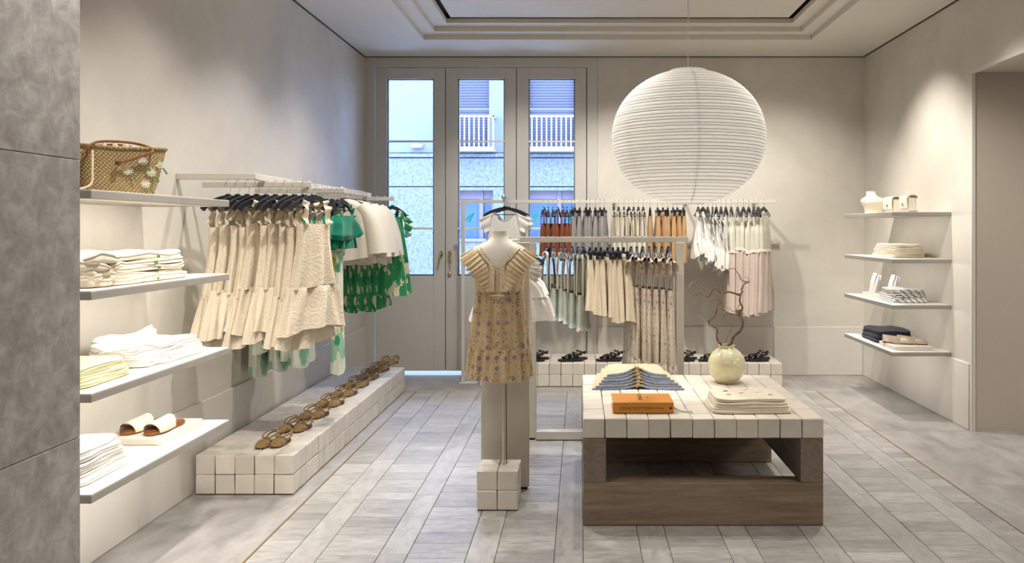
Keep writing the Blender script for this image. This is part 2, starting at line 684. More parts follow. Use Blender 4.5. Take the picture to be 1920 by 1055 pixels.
def paper(nt, b):
    tl = N(nt, 'ShaderNodeBsdfTranslucent', ins={'Color': (0.92, 0.90, 0.86, 1)})
    mx = N(nt, 'ShaderNodeMixShader', ins={0: 0.36})
    f = noise(nt, coord(nt, 'Object', (3, 3, 60)), 6, 3)
    nt.links.new(ramp(nt, f, [(0.3, (0.80, 0.79, 0.77)), (0.7, (0.87, 0.86, 0.845))]), b.inputs['Base Color'])
    nt.links.new(b.outputs[0], mx.inputs[1])
    nt.links.new(tl.outputs[0], mx.inputs[2])
    nt.links.new(mx.outputs[0], nt.nodes['Material Output'].inputs[0])


M['paper'] = mat('rice_paper', (0.85, 0.84, 0.81), 0.9, spec=0.2, build=paper)
M['bamboo'] = mat('lantern_rib', (0.72, 0.70, 0.67), 0.8)
M['mannequin'] = mat('mannequin_linen', (0.72, 0.685, 0.62), 0.75)

# fabrics
CREAM = (0.73, 0.62, 0.46)
M['filmwhite'] = mat('white_bar', (0.85, 0.85, 0.85), 0.4)
M['cream'] = fabric('cream_embroidered', CREAM, (0.77, 0.675, 0.53), extra=embroid, bs=0.45)
M['lace'] = fabric('cream_lace', (0.70, 0.59, 0.44), (0.76, 0.65, 0.5), 90, bs=0.6)
M['emerald'] = fabric('emerald_cotton', (0.0, 0.135, 0.08), (0.003, 0.19, 0.115), 10)
M['offwhite'] = fabric('off_white_cotton', (0.74, 0.675, 0.575), (0.78, 0.715, 0.62), 6)
M['greenprint'] = fabric('green_leaf_print', (0.02, 0.24, 0.085), (0.045, 0.33, 0.13), 6, extra=blotch([((0.66, 0.62, 0.42), 10, 0.36), ((0.32, 0.50, 0.30), 11, 0.2), ((0.012, 0.17, 0.06), 9, 0.2)]))
M['leafprint'] = fabric('pale_leaf_print', (0.66, 0.68, 0.57), (0.72, 0.74, 0.64), 6, extra=blotch([((0.28, 0.52, 0.37), 7.5, 0.40), ((0.36, 0.40, 0.10), 7, 0.25), ((0.06, 0.28, 0.16), 9, 0.2)]))
M['white'] = fabric('white_cotton', (0.78, 0.755, 0.71), (0.83, 0.81, 0.77), 6, bs=0.4)
M['rust'] = fabric('rust_cotton', (0.21, 0.055, 0.016), (0.28, 0.08, 0.026), 8)
M['grey'] = fabric('grey_cotton', (0.33, 0.315, 0.30), (0.40, 0.38, 0.365), 8)
M['ecru'] = fabric('ecru_cotton', (0.66, 0.635, 0.53), (0.72, 0.69, 0.59), 8)
M['tan'] = fabric('tan_cotton', (0.50, 0.31, 0.135), (0.58, 0.37, 0.18), 8)
M['mint'] = fabric('mint_jersey', (0.53, 0.59, 0.53), (0.60, 0.66, 0.60), 8)
M['mintcap'] = fabric('white_strap', (0.80, 0.79, 0.74), None, 8)
M['tantrim'] = fabric('tan_trim', (0.62, 0.50, 0.35), None, 8)
M['skirt'] = fabric('cream_twill', (0.66, 0.56, 0.41), (0.73, 0.635, 0.49), 8)
M['floral'] = fabric('cream_floral', (0.68, 0.585, 0.47), (0.74, 0.645, 0.53), 6, extra=floral((0.36, 0.24, 0.16), (0.33, 0.34, 0.44), 75, 24, 0.17, 0.17))
M['pinkcheck'] = fabric('pink_seersucker', (0.62, 0.48, 0.405), (0.69, 0.555, 0.475), 40, bs=0.6, extra=stripes((0.72, 0.63, 0.56), 520, 0.2, 2))
M['dotted'] = fabric('dotted_white', (0.76, 0.73, 0.67), None, 6, extra=floral((0.10, 0.07, 0.05), (0.5, 0.42, 0.35), 90, 30, 0.18, 0.12))
M['dress'] = fabric('mannequin_dress_print', (0.50, 0.365, 0.205), (0.57, 0.43, 0.255), 5, crinkle=1.6, bs=0.35, extra=floral((0.14, 0.08, 0.05), (0.225, 0.21, 0.255), 60, 19, 0.17, 0.205), rnd=0.0)
M['dressplain'] = fabric('mannequin_dress_gauze', (0.64, 0.51, 0.32), (0.72, 0.595, 0.40), 12, crinkle=0.8, extra=floral((0.22, 0.15, 0.11), (0.34, 0.31, 0.33), 62, 26, 0.13, 0.10), rnd=0.0)
M['dressband'] = fabric('mannequin_dress_band', (0.70, 0.585, 0.41), (0.75, 0.64, 0.47), 12, extra=floral((0.26, 0.18, 0.14), (0.40, 0.37, 0.39), 75, 40, 0.17, 0.10), rnd=0.0)
M['knit'] = fabric('cream_knit', (0.80, 0.725, 0.575), (0.85, 0.78, 0.64), 30, weave=160, bs=0.6)
M['yellow'] = fabric('pale_yellow_knit', (0.76, 0.72, 0.42), (0.81, 0.775, 0.50), 20, weave=200, bs=0.4)
M['whitefold'] = fabric('white_fold', (0.82, 0.79, 0.745), (0.86, 0.835, 0.79), 10)
M['knitbeige'] = fabric('beige_rib_knit', (0.50, 0.425, 0.285), (0.56, 0.48, 0.34), 30, weave=160, bs=0.6)
M['placket'] = fabric('placket_knit', (0.40, 0.30, 0.165), (0.48, 0.37, 0.22), 60, weave=160, bs=0.6)
M['bluetrim'] = fabric('blue_crochet_trim', (0.13, 0.19, 0.33), (0.42, 0.50, 0.63), 130, bs=0.7)
M['navy'] = fabric('navy_denim', (0.011, 0.013, 0.026), (0.02, 0.023, 0.04), 30)
M['striped'] = fabric('striped_jersey', (0.80, 0.79, 0.77), None, 10, extra=lambda nt, c: mixc(nt, math_(nt, 'GREATER_THAN', (lambda w: w)(_diag(nt)), 0.72), c, (0.03, 0.04, 0.07)))
M['orange'] = mat('orange_book_cloth', (0.60, 0.24, 0.035), 0.55)
M['ink'] = mat('black_print', (0.02, 0.015, 0.01), 0.6)
M['pages'] = mat('book_pages', (0.80, 0.79, 0.76), 0.8)
M['leather'] = mat('tan_leather', (0.24, 0.088, 0.026), 0.45)
M['darkleather'] = mat('brown_leather', (0.13, 0.045, 0.020), 0.45)
M['blackleather'] = mat('black_leather', (0.012, 0.010, 0.009), 0.32)
M['crochet'] = fabric('crochet_cream', (0.72, 0.655, 0.53), (0.80, 0.74, 0.62), 60, weave=120, bs=0.8, extra=lambda nt, c: mixc(nt, step(nt, voro(nt, coord(nt, 'Object'), 95, randomness=0.6), 0.22, 0.32), c, (0.42, 0.33, 0.22)))


def straw(nt, b):
    v = coord(nt, 'UV', (1, 1, 1), rot=(0, 0, 0.7))
    w1 = N(nt, 'ShaderNodeTexWave', ins={'Scale': 28.0, 'Distortion': 2.0, 'Detail': 2.0})
    nt.links.new(v, w1.inputs['Vector'])
    w2 = N(nt, 'ShaderNodeTexWave', bands_direction='Y', ins={'Scale': 34.0, 'Distortion': 2.0, 'Detail': 2.0})
    nt.links.new(v, w2.inputs['Vector'])
    h = math_(nt, 'MULTIPLY', w1.outputs['Fac'], w2.outputs['Fac'])
    f = math_(nt, 'ADD', math_(nt, 'MULTIPLY', h, 0.75), math_(nt, 'MULTIPLY', noise(nt, v, 90, 3), 0.35))
    nt.links.new(ramp(nt, f, [(0.12, (0.24, 0.16, 0.06)), (0.45, (0.50, 0.37, 0.175)), (0.85, (0.70, 0.57, 0.33))]), b.inputs['Base Color'])
    bump(nt, b, h, 0.8, 0.004)


M['straw'] = mat('woven_straw', (0.5, 0.37, 0.18), 0.75, build=straw)


def raff(nt, b):
    v = coord(nt, 'Object')
    w1 = N(nt, 'ShaderNodeTexWave', ins={'Scale': 60.0, 'Distortion': 6.0, 'Detail': 2.0, 'Detail Scale': 3.0})
    nt.links.new(v, w1.inputs['Vector'])
    f = noise(nt, v, 120, 3)
    h = math_(nt, 'ADD', math_(nt, 'MULTIPLY', w1.outputs['Fac'], 0.6), math_(nt, 'MULTIPLY', f, 0.5))
    nt.links.new(ramp(nt, h, [(0.2, (0.16, 0.085, 0.028)), (0.5, (0.34, 0.205, 0.075)), (0.85, (0.55, 0.385, 0.18))]), b.inputs['Base Color'])
    bump(nt, b, h, 0.8, 0.004)


M['raffia'] = mat('braided_raffia', (0.35, 0.22, 0.08), 0.75, build=raff)


def vase(nt, b):
    b.inputs['Coat Weight'].default_value = 0.6
    b.inputs['Coat Roughness'].default_value = 0.06
    b.inputs['Subsurface Weight'].default_value = 0.0
    f = noise(nt, coord(nt, 'Object', (1, 1, 3)), 7, 3, 0.5, 1.2)
    nt.links.new(ramp(nt, f, [(0.35, (0.74, 0.69, 0.42)), (0.65, (0.80, 0.76, 0.53))]), b.inputs['Base Color'])


M['vase'] = mat('pale_yellow_glass', (0.7, 0.68, 0.42), 0.25, build=vase)
M['willow'] = mat('willow_bark', (0.20, 0.125, 0.065), 0.6, build=lambda nt, b: nt.links.new(
    ramp(nt, noise(nt, coord(nt), 40, 4), [(0.3, (0.12, 0.07, 0.035)), (0.7, (0.33, 0.215, 0.12))]), b.inputs['Base Color']))
M['bust'] = mat('ceramic_bust', (0.70, 0.645, 0.53), 0.6)
M['bag'] = mat('cream_leather', (0.72, 0.65, 0.57), 0.45)
M['beltwhite'] = mat('white_leather', (0.82, 0.80, 0.79), 0.45)
M['flat'] = mat('nude_leather', (0.70, 0.585, 0.475), 0.45)
M['teal'] = mat('teal_film', (0.0, 0.72, 0.58), 0.4)  # stands for neon reflected in the door glass
M['sign'] = mat('blue_lettering', (0.03, 0.16, 0.42), 0.5)
M['petal'] = mat('white_raffia', (0.82, 0.79, 0.68), 0.7)
M['leaf'] = mat('green_raffia', (0.10, 0.22, 0.06), 0.7)
# street
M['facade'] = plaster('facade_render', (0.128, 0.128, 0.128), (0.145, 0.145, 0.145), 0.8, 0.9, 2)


def gran(nt, b):
    f = noise(nt, coord(nt), 22, 6, 0.75)
    nt.links.new(ramp(nt, f, [(0.36, (0.068, 0.072, 0.08)), (0.5, (0.115, 0.118, 0.122)), (0.62, (0.155, 0.155, 0.16))]), b.inputs['Base Color'])


M['granite'] = mat('facade_granite', (0.5, 0.5, 0.5), 0.8, build=gran)
M['shutter'] = mat('shutter_slat', (0.085, 0.08, 0.105), 0.6)
M['darkwin'] = mat('far_window_glass', (0.06, 0.10, 0.16), 0.15)
M['winframe'] = mat('far_window_frame', (0.15, 0.11, 0.125), 0.6)
M['railing'] = mat('balcony_railing', (0.24, 0.24, 0.24), 0.5)
M['street'] = mat('street_paving', (0.6, 0.6, 0.6), 0.8)

# ------------------------------------------------------------------ room shell
XL, XR, YB, ZC = -2.0, 2.63, 7.42, 2.948
YJ, ZS = 5.38, 2.41                       # far jamb of the side opening, its soffit height
g = G().box(-4.2, 6.2, -3.2, 7.9, -0.12, -0.012)
floor = struct('floor', g, M['grout'])
GX0, GX1 = -1.369, 1.975
YF = 6.70                                  # far end of the plank field


def flat(mname, w, d, m, c=0.0016):
    return G().box(-w / 2, w / 2, -d / 2, d / 2, -0.012, 0, c).mesh(mname, m)


def lay(name, me, x, y):
    o = bpy.data.objects.new(name, me)
    C.objects.link(o)
    o.parent = floor
    o.location = (x, y, 0)
    return o


edges = [-1.369, -1.208, -1.085, -0.84, -0.72, -0.473, -0.352, -0.108, 0.012, 0.256, 0.38, 0.626, 0.753, 0.994, 1.115, 1.361, 1.482, 1.726, 1.848, 1.975]
gap = 0.0022
for i in range(len(edges) - 1):
    w = edges[i + 1] - edges[i]
    xc = (edges[i] + edges[i + 1]) / 2
    rr = random.Random(i * 13 + 5)
    if i % 2 == 0 or i == len(edges) - 2:
        pit = [0.095, 0.125, 0.16]
        mm = [flat('floor_tile', w - gap, p - gap, M['tile']) for p in pit]
        y = 2.95 + rr.random() * 0.1
        while y < YF - 0.02:
            k = rr.choice((0, 1, 1, 2))
            if y + pit[k] > YF:
                lay('floor_tile', flat('floor_tile', w - gap, YF - y - gap, M['tile']), xc, (y + YF) / 2)
                break
            lay('floor_tile', mm[k], xc, y + pit[k] / 2)
            y += pit[k]
    else:
        y = 2.4 + rr.random() * 0.5
        me = flat('floor_plank', w - gap, 0.74 - gap, M['plank'])
        while y < YF - 0.02:
            if y + 0.74 > YF:
                lay('floor_plank', flat('floor_plank', w - gap, YF - y - gap, M['plank']), xc, (y + YF) / 2)
                break
            lay('floor_plank', me, xc, y + 0.37)
            y += 0.74
# border slabs of large stone outside the brass line
for x0, x1, y0, y1 in ((-2.0, GX0 - .008, 2.2, 4.05), (-2.0, GX0 - .008, 4.05, 5.6), (-2.0, GX0 - .008, 5.6, YF),
                       (-2.0, -.6, YF, 7.42), (-.6, .85, YF, 7.42), (.85, GX1, YF, 7.42), (GX1, XR, YF, 7.42),
                       (GX1 + .008, XR, YJ, YF), (GX1 + .008, 3.6, 4.25, YJ), (3.6, 5.2, 4.25, YJ), (GX1 + .008, 3.6, 2.9, 4.25), (3.6, 5.2, 2.9, 4.25)):
    lay('floor_slab', flat('floor_slab', x1 - x0 - gap, y1 - y0 - gap, M['slabstone']), (x0 + x1) / 2, (y0 + y1) / 2)
for x in (GX0 - .004, GX1 + .004):
    part('brass_strip', G().box(x - .003, x + .003, 2.3, YF, -0.012, 0.0006), M['brassline'], floor, True)
g = G().box(-4, 5.9, -3, 2.2, -0.012, 0.0).box(-1.36, 1.98, 2.2, 3.1, -0.012, -0.002)
part('near_paving', g, M['slabstone'], floor, True)

# walls
struct('wall_left', G().box(XL - .2, XL, 2.3, YB + .2, -.012, 3.3), M['wall'])
g = G().box(XL, XL + .013, 2.42, 3.60, 0, .45, .004).box(XL, XL + .013, 3.604, 5.4, 0, .45, .004).box(XL, XL + .013, 5.404, YB - .001, 0, .45, .004)
struct('baseboard_left', g, M['dado'])
px = lambda p: (p - CX) * YB / F
pz = lambda p: H - (p - CY) * YB / F
DX0, DX1 = px(703), px(1100)
DZ = pz(127)
g = G().box(XL - .2, DX0 - .004, YB, YB + .16, -.012, 3.3).box(DX0 - .004, DX1 + .004, YB, YB + .16, DZ + .004, 3.3)
g.box(DX1 + .004, px(1120) - .002, YB, YB + .16, -.012, 3.3)
struct('trim_1', g, M['door'])
g = G().box(px(1120) + .002, XR + .3, YB, YB + .2, -.012, 3.3).box(px(1119.5), px(1120.5), YB + .01, YB + .05, -.012, 3.3)
struct('wall_back', g, M['wall'])
struct('baseboard_back', G().box(px(1120) + .003, px(1450), YB - .012, YB, 0, .45, .004).box(px(1450) + .003, XR - .014, YB - .012, YB, 0, .45, .004), M['dado'])
struct('wall_right', G().box(XR, XR + .30, YJ + .01, YB + .2, -.012, 3.3).box(XR, XR + .3, -3, YJ + .01, ZS, 3.3), M['wall'])
struct('baseboard_right', G().box(XR - .013, XR, YJ + .012, YB - .001, 0, .45, .004), M['dado'])
struct('trim_2', G().box(XR - .006, XR + .02, YJ - .02, YJ + .012, -.012, ZS + .02, .003).box(XR - .006, XR + .02, -2, YJ - .02, ZS - .012, ZS + .02, .003), M['dado'])
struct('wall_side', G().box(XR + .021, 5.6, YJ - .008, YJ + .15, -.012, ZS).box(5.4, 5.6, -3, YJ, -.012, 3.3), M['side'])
struct('wall_front', G().box(-4.2, 5.6, -3.2, -3, -.012, 3.3).box(-4.2, -4.0, -3, 2.2, -.012, 3.3), M['backwall'])
# marble pier in front on the left
pier = struct('wall_pier', G().box(-4.0, -1.512, .6, 2.385, -.012, 3.3), M['pillar'])
zz = [0.0, 0.735, 1.565, 2.4, 3.0]
for a, b in zip(zz[:-1], zz[1:]):
    part('marble_panel', G().box(-1.512, -1.5, .6, 2.4, a + .001, b - .001, .0015), M['pillar'], pier, True)
    part('marble_panel', G().box(-2.0, -1.512, 2.385, 2.4, a + .001, b - .001, .0015), M['pillar'], pier, True)

# ceiling with stepped coffer
O0, O1, O2 = (-1.32, 1.95, .6, 6.75), (-1.21, 1.84, .71, 6.64), (-1.09, 1.73, .83, 6.52)


def ring(g, a, b, z0, z1):
    g.box(a[0], b[0], a[2], a[3], z0, z1).box(b[1], a[1], a[2], a[3], z0, z1)
    g.box(b[0], b[1], a[2], b[2], z0, z1).box(b[0], b[1], b[3], a[3], z0, z1)
    return g


struct('ceiling', ring(G(), (-4.2, 5.6, -3.2, 7.62), O0, ZC + .004, 2.993), M['ceiling'])
struct('trim_3', ring(G(), (-1.5, 2.1, .5, 6.9), O1, 2.993, 3.033), M['ceiling'])
struct('trim_4', ring(G(), (-1.5, 2.1, .5, 6.9), O2, 3.033, 3.072), M['ceiling'])
struct('trim_5', ring(G(), (-1.5, 2.1, .5, 6.9), (-1.055, 1.695, .87, 6.485), 3.10, 3.13), M['black'])
struct('trim_6', G().box(-1.05, 1.69, .88, 6.48, 3.068, 3.12), M['ceiling'])
struct('trim_7', G().box(-4.2, 5.6, -3.2, 7.62, 3.13, 3.2), M['black'])
struct('ceiling_side', G().box(XR + .001, 5.6, -3, YJ + .1, ZS + .001, ZS + .05), M['ceiling'])
# thin dark shadow gap between walls and ceiling
struct('trim_8', G().box(XL, XL + .008, 2.4, YB, ZC - .004, ZC + .004).box(XR - .008, XR, -2, YB, ZC - .004, ZC + .004)
       .box(XL, XR, YB - .006, YB, ZC - .003, ZC + .004), M['joint'])

# doors: three glazed leaves
leaves = [(703, 835, 725, 813), (835, 968, 858, 946), (968, 1100, 991, 1078)]
ZG0, ZG1, ZB = pz(517), pz(147), pz(695)
for i, (a, b, c, d) in enumerate(leaves):
    x0, x1, gx0, gx1 = px(a) + .003, px(b) - .003, px(c), px(d)
    y0, y1 = YB + .004, YB + .05
    dr = struct('door_%d' % (i + 1), G().box(x0, gx0, y0, y1, ZB, DZ, .002).box(gx1, x1, y0, y1, ZB, DZ, .002)
                .box(gx0, gx1, y0, y1, ZG1, DZ).box(gx0, gx1, y0, y1, ZB, ZG0), M['door'])
    part('glass_pane', G().box(gx0 - .005, gx1 + .005, y0 + .022, y0 + .027, ZG0 - .005, ZG1 + .005), M['glass'], dr, True)
    for z in (pz(264.5), pz(428)):
        part('glazing_bar', G().box(gx0, gx1, y0 + .006, y0 + .018, z - .010, z + .008, .002), M['filmwhite'], dr, True)
    part('glazing_bead', ring_g := G().box(gx0, gx0 + .012, y0 + .028, y1, ZG0, ZG1).box(gx1 - .012, gx1, y0 + .028, y1, ZG0, ZG1)
         .box(gx0, gx1, y0 + .028, y1, ZG1 - .01, ZG1).box(gx0, gx1, y0 + .028, y1, ZG0, ZG0 + .014), M['railing'], dr, True)
    # dark strip added behind the crack between leaves to keep it dark
    part('door_stop', G().box(x1 - .02, x1 + .026, y1 + .001, y1 + .015, ZB, DZ), M['joint'], dr, True)
    if i < 2:
        hx = px(827.5 if i == 0 else 843)
        hz = pz(475)
        q = G()
        ring_ = [[(hx + (.017 * math.cos(t)), y0 - yy, hz - .005 + .03 * math.sin(t)) for t in np.linspace(0, 2 * math.pi, 21)[:-1]] for yy in (0, .008)]
        q.loft(ring_, True, True)
        hd = part('door_handle', q, M['brass'], dr, True, label='brass lever handle')
        sx = -1 if i == 0 else 1
        part('lever', G().tube(smooth([(hx, y0 - .004, hz), (hx, y0 - .045, hz), (hx + sx * .006, y0 - .05, hz - .03), (hx + sx * .02, y0 - .048, hz - .09)], 16),
                               [.009] * 6 + [.0085] * 5 + [.011] * 5), M['brass'], hd, True)
    if i == 1:
        kx, kz = px(843), pz(513)
        part('keyhole_plate', G().lathe([(.001, .0), (.018, .004), (.019, .016), (.010, .036), (.002, .046)], 16, (kx, y0 - .004, kz - .02)), M['brass'], dr, True)
# teal strokes painting a neon reflection on the glass
dr2 = bpy.data.objects['door_2']
dr3 = bpy.data.objects['door_3']
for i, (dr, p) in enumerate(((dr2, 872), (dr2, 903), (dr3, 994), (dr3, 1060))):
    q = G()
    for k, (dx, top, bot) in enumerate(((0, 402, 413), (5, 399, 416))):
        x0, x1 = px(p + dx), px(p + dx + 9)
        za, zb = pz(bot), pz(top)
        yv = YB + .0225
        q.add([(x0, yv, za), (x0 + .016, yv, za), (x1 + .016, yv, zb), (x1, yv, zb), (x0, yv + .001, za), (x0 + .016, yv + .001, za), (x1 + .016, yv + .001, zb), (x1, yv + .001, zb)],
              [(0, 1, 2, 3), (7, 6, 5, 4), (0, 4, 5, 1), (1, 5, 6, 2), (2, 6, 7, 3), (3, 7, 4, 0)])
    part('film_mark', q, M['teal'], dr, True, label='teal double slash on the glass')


def text(body, size, m, loc, rot, parent, ext=0.0004, name='lettering', spacing=1.0, align='LEFT'):
    cu = bpy.data.curves.new(name, 'FONT')
    cu.body = body
    cu.size = size
    cu.extrude = ext
    cu.align_x = align
    cu.space_character = spacing
    o = bpy.data.objects.new(name + '_tmp', cu)
    C.objects.link(o)
    bpy.context.view_layer.update()
    me = bpy.data.meshes.new_from_object(o.evaluated_get(bpy.context.evaluated_depsgraph_get()))
    bpy.data.objects.remove(o)
    me.materials.clear()
    me.materials.append(m)
    q = bpy.data.objects.new(name, me)
    C.objects.link(q)
    q.parent = parent
    w = wloc(parent)
    q.location = Vector(loc) - w
    q.rotation_euler = rot
    return q


d1 = bpy.data.objects['door_1']
text('VIA', .034, M['sign'], (px(759.5), YB + .025, pz(511)), (R(90), 0, 0), d1)
text('DENSIE', .034, M['sign'], (px(756), YB + .025, pz(519.5)), (R(90), 0, 0), d1, spacing=1.25)

# ------------------------------------------------------------------ the street outside
struct('street_ground', G().box(-14, 14, 7.64, 14.6, -.3, -.10), M['street'])
YFA = 13.6
fx = lambda p: (p - CX) * YFA / F
fz = lambda p: H - (p - CY) * YFA / F
bd = thing('street_building', 'pale rendered building with granite base across the street behind the doors', 'building', (0, YFA, -.1))
WX = [(855, 915), (994, 1076)]
g = G()
zt = 5.3
zs0, zs1 = fz(282), fz(75)
xs = [-13, fx(842), fx(917), fx(992), fx(1078), 13]
for k in (0, 2, 4):
    g.box(xs[k], xs[k + 1], YFA, YFA + .3, fz(286), zt)
for k in (1, 3):
    g.box(xs[k], xs[k + 1], YFA, YFA + .3, zs1, zt).box(xs[k], xs[k + 1], YFA + .25, YFA + .3, fz(286), zs1)
part('rendered_wall', g, M['facade'], bd, True)
lw = [(846, 925), (986, 1082)]
g = G()
zl1, zl0 = fz(357), fz(447)
xs2 = [-13, fx(846), fx(925), fx(980), fx(1086), 13]
for k in (0, 2, 4):
    g.box(xs2[k], xs2[k + 1], YFA - .04, YFA + .3, -.1, fz(351))
for k in (1, 3):
    g.box(xs2[k], xs2[k + 1], YFA - .04, YFA + .3, -.1, zl0).box(xs2[k], xs2[k + 1], YFA - .04, YFA + .3, zl1, fz(351))
g.box(-13, 13, YFA - .04, YFA + .3, fz(349), fz(297))
part('granite_base', g, M['granite'], bd, True)
part('string_course', G().box(-13, 13, YFA - .07, YFA + .3, fz(295), fz(288), .01), M['granite'], bd, True)
part('joint_shadow', G().box(-13, 13, YFA + .02, YFA + .3, fz(351), fz(349)).box(-13, 13, YFA + .02, YFA + .3, fz(297), fz(295)), M['joint'], bd, True)
part('wall_lamp', G().lathe([(.0, .0), (.09, .0), (.11, .03), (.10, .06), (.05, .07), (.0, .072)], 24, (fx(783), YFA - .03, fz(278))), M['railing'], bd, True)
for k, (a, b) in enumerate(((xs[1], xs[2]), (xs[3], xs[4]))):
    sh = part('shutter', G().box(a, b, YFA + .12, YFA + .14, zs0, zs1), M['darkwin'], bd, True)
    me = G().box(0, b - a, -.015, .015, -.019, .019, .004).mesh('slat', M['shutter'])
    z = zs0 + .02
    while z < zs1:
        o = part('slat', me, None, sh)
        o.location = Vector((a, YFA + .09, z)) - wloc(sh)
        o.rotation_euler = (R(25), 0, 0)
        z += .047
    ba = part('balcony', G().box(a - .12, b + .12, YFA - .28, YFA - .245, fz(224), fz(219.5), .005).box(a - .12, b + .12, YFA - .28, YFA - .25, fz(281), fz(278), .004)
              .box(a - .12, b + .12, YFA - .3, YFA + .05, fz(286), fz(281), .004)
              .box(a - .12, a - .09, YFA - .28, YFA, fz(224), fz(219.5)).box(b + .09, b + .12, YFA - .28, YFA, fz(224), fz(219.5)), M['railing'], bd, True)
    me = G().box(-.012, .012, -.012, .012, 0, fz(222) - fz(280)).mesh('baluster', M['railing'])
    n = int((b - a + .2) / .079)
    for j in range(n + 1):
        o = part('baluster', me, None, ba)
        o.location = Vector((a - .1 + (b - a + .2) * j / n, YFA - .265, fz(280))) - wloc(ba)
    part('top_mesh', G().tube([(a - .12, YFA - .26, fz(209)), (b + .12, YFA - .26, fz(209))], .007).tube([(a - .1, YFA - .26, fz(222)), (a - .1, YFA - .26, fz(209))], .007)
         .tube([(b + .1, YFA - .26, fz(222)), (b + .1, YFA - .26, fz(209))], .007), M['railing'], ba, True)
for a, b in ((xs2[1], xs2[2]), (xs2[3], xs2[4])):
    wd = part('street_window', G().box(a, b, YFA + .16, YFA + .2, zl1 - .14, zl1).box(a, a + .05, YFA + .14, YFA + .2, zl0, zl1).box(b - .05, b, YFA + .14, YFA + .2, zl0, zl1)
              .box((a + b) / 2 + .1, (a + b) / 2 + .17, YFA + .14, YFA + .2, zl0, zl1).box(a, b, YFA - .08, YFA + .2, zl0 - .05, zl0), M['winframe'], bd, True)
    part('window_pane', G().box(a, b, YFA + .19, YFA + .2, zl0, zl1), M['darkwin'], wd, True)

# ------------------------------------------------------------------ clay block plinths
BP = 0.1


def blockmesh(w, d, h, seed):
    r2 = random.Random(seed)
    g = G().box(-w / 2, w / 2, -d / 2, d / 2, 0, h, .0032)
    j = .0012
    g.v = [(a + r2.uniform(-j, j), b + r2.uniform(-j, j), c + r2.uniform(-j, j) * .7) for a, b, c in g.v]
    return g.mesh('block', M['block'], 25)


BM = {}


def putblock(parent, x, y, z, w, d, h, rr):
    k = (round(w, 3), round(d, 3), round(h, 3), rr.randrange(4))
    if k not in BM:
        BM[k] = blockmesh(w, d, h, hash(k) & 255)
    o = part('block', BM[k], None, parent)
    o.location = Vector((x + rr.uniform(-.0008, .0008), y + rr.uniform(-.0008, .0008), z + rr.uniform(0, .0012)))
    o.rotation_euler = (0, 0, rr.uniform(-.004, .004))
    return o


def plinth(name, label, x0, x1, y0, y1, layers, front, side, seed, ytop=None):
    """rows of cubes; the top layer whole, lower layers where they show"""
    rr = random.Random(seed)
    t = thing(name, label, 'plinth', ((x0 + x1) / 2, (y0 + y1) / 2, 0))
    nx, ny = round((x1 - x0) / BP), round((y1 - y0) / BP)
    wx, wy = (x1 - x0) / nx, (y1 - y0) / ny
    h = BP
    gp = .0030
    part('core', G().box(x0 + .006, x1 - .006, y0 + .006, y1 - .006, .003, layers * h - .006), M['joint'], t, True)
    for k in range(layers):
        for i in range(nx):
            for j in range(ny):
                top = k == layers - 1
                if not (top or (front and j == 0) or (side and i == nx - 1) or (side < 0 and i in (0, nx - 1))):
                    continue
                putblock(t, x0 + (i + .5) * wx - (x0 + x1) / 2, y0 + (j + .5) * wy - (y0 + y1) / 2, .004 + k * h, wx - gp, wy - gp, h - gp * .8, rr)
    return t


plinth('block_plinth', 'long low plinth of cream clay cubes along the left wall under the hanging clothes', -1.965, -1.463, 4.08, 6.68, 2, 1, 1, 3)
plinth('block_plinth', 'low plinth of cream clay cubes against the back wall under the rails', -.866, 1.736, 6.865, 7.40, 2, 1, 1, 4)

# table
TX0, TX1, TY0, TY1, TZ = .012, 1.114, 3.656, 4.756, .49
tb = thing('display_table', 'low square table topped with cream clay bricks on a dark oak log-cabin base', 'table', ((TX0 + TX1) / 2, (TY0 + TY1) / 2, 0))
tx, ty = (TX0 + TX1) / 2, (TY0 + TY1) / 2
rr = random.Random(12)
part('core', G().box(TX0 + .008, TX1 - .008, TY0 + .008, TY1 - .008, .401, TZ - .006), M['joint'], tb, True)
for i in range(11):
    w = (TX1 - TX0) / 11
    y = TY0
    ln = [.1] if i % 2 else [.2]
    while y < TY1 - .02:
        l = .1 if (y == TY0 and i % 2) else .2
        l = min(l, TY1 - y)
        if l > .03:
            putblock(tb, TX0 + (i + .5) * w - tx, y + l / 2 - ty, .4015, w - .003, l - .003, TZ - .4015, rr)
        y += l
bw = .104
for y0 in (TY0 + .003, TY1 - bw - .003):
    part('base_beam', G().box(TX0 + .002, TX1 - .002, y0, y0 + bw, .003, .1965, .0025), M['oak'], tb, True)
for x0 in (TX0 + .002, TX1 - bw - .002):
    part('base_beam', G().box(x0, x0 + bw, TY0 + .003, TY1 - .003, .1975, .4, .0025), M['oaky'], tb, True)

# ------------------------------------------------------------------ wall shelves
SH = [1.488, 1.155, .819, .489]
NM = ['topmost', 'second from the top', 'third from the top', 'lowest']


def shelf(x0, x1, y0, y1, z, label, tiles, lip):
    t = thing('wall_shelf', label, 'shelf', ((x0 + x1) / 2, (y0 + y1) / 2, z - .028))
    part('board', G().box(x0, x1, y0, y1, z - .03, z - .004, .0015), M['shelf'], t, True)
    if True:
        nx, ny = (4, 10) if tiles else (1, 1)
        wx, wy = (x1 - x0) / nx, (y1 - y0) / ny
        me = G().box(-wx / 2 + .0008, wx / 2 - .0008, -wy / 2 + .0008, wy / 2 - .0008, 0, .004, .0008).mesh('tile' if tiles else 'top_board', M['shelftile'])
        for i in range(nx):
            for j in range(ny):
                o = part('tile' if tiles else 'top_board', me, None, t)
                o.location = Vector((x0 + (i + .5) * wx, y0 + (j + .5) * wy, z - .004)) - wloc(t)
    return t


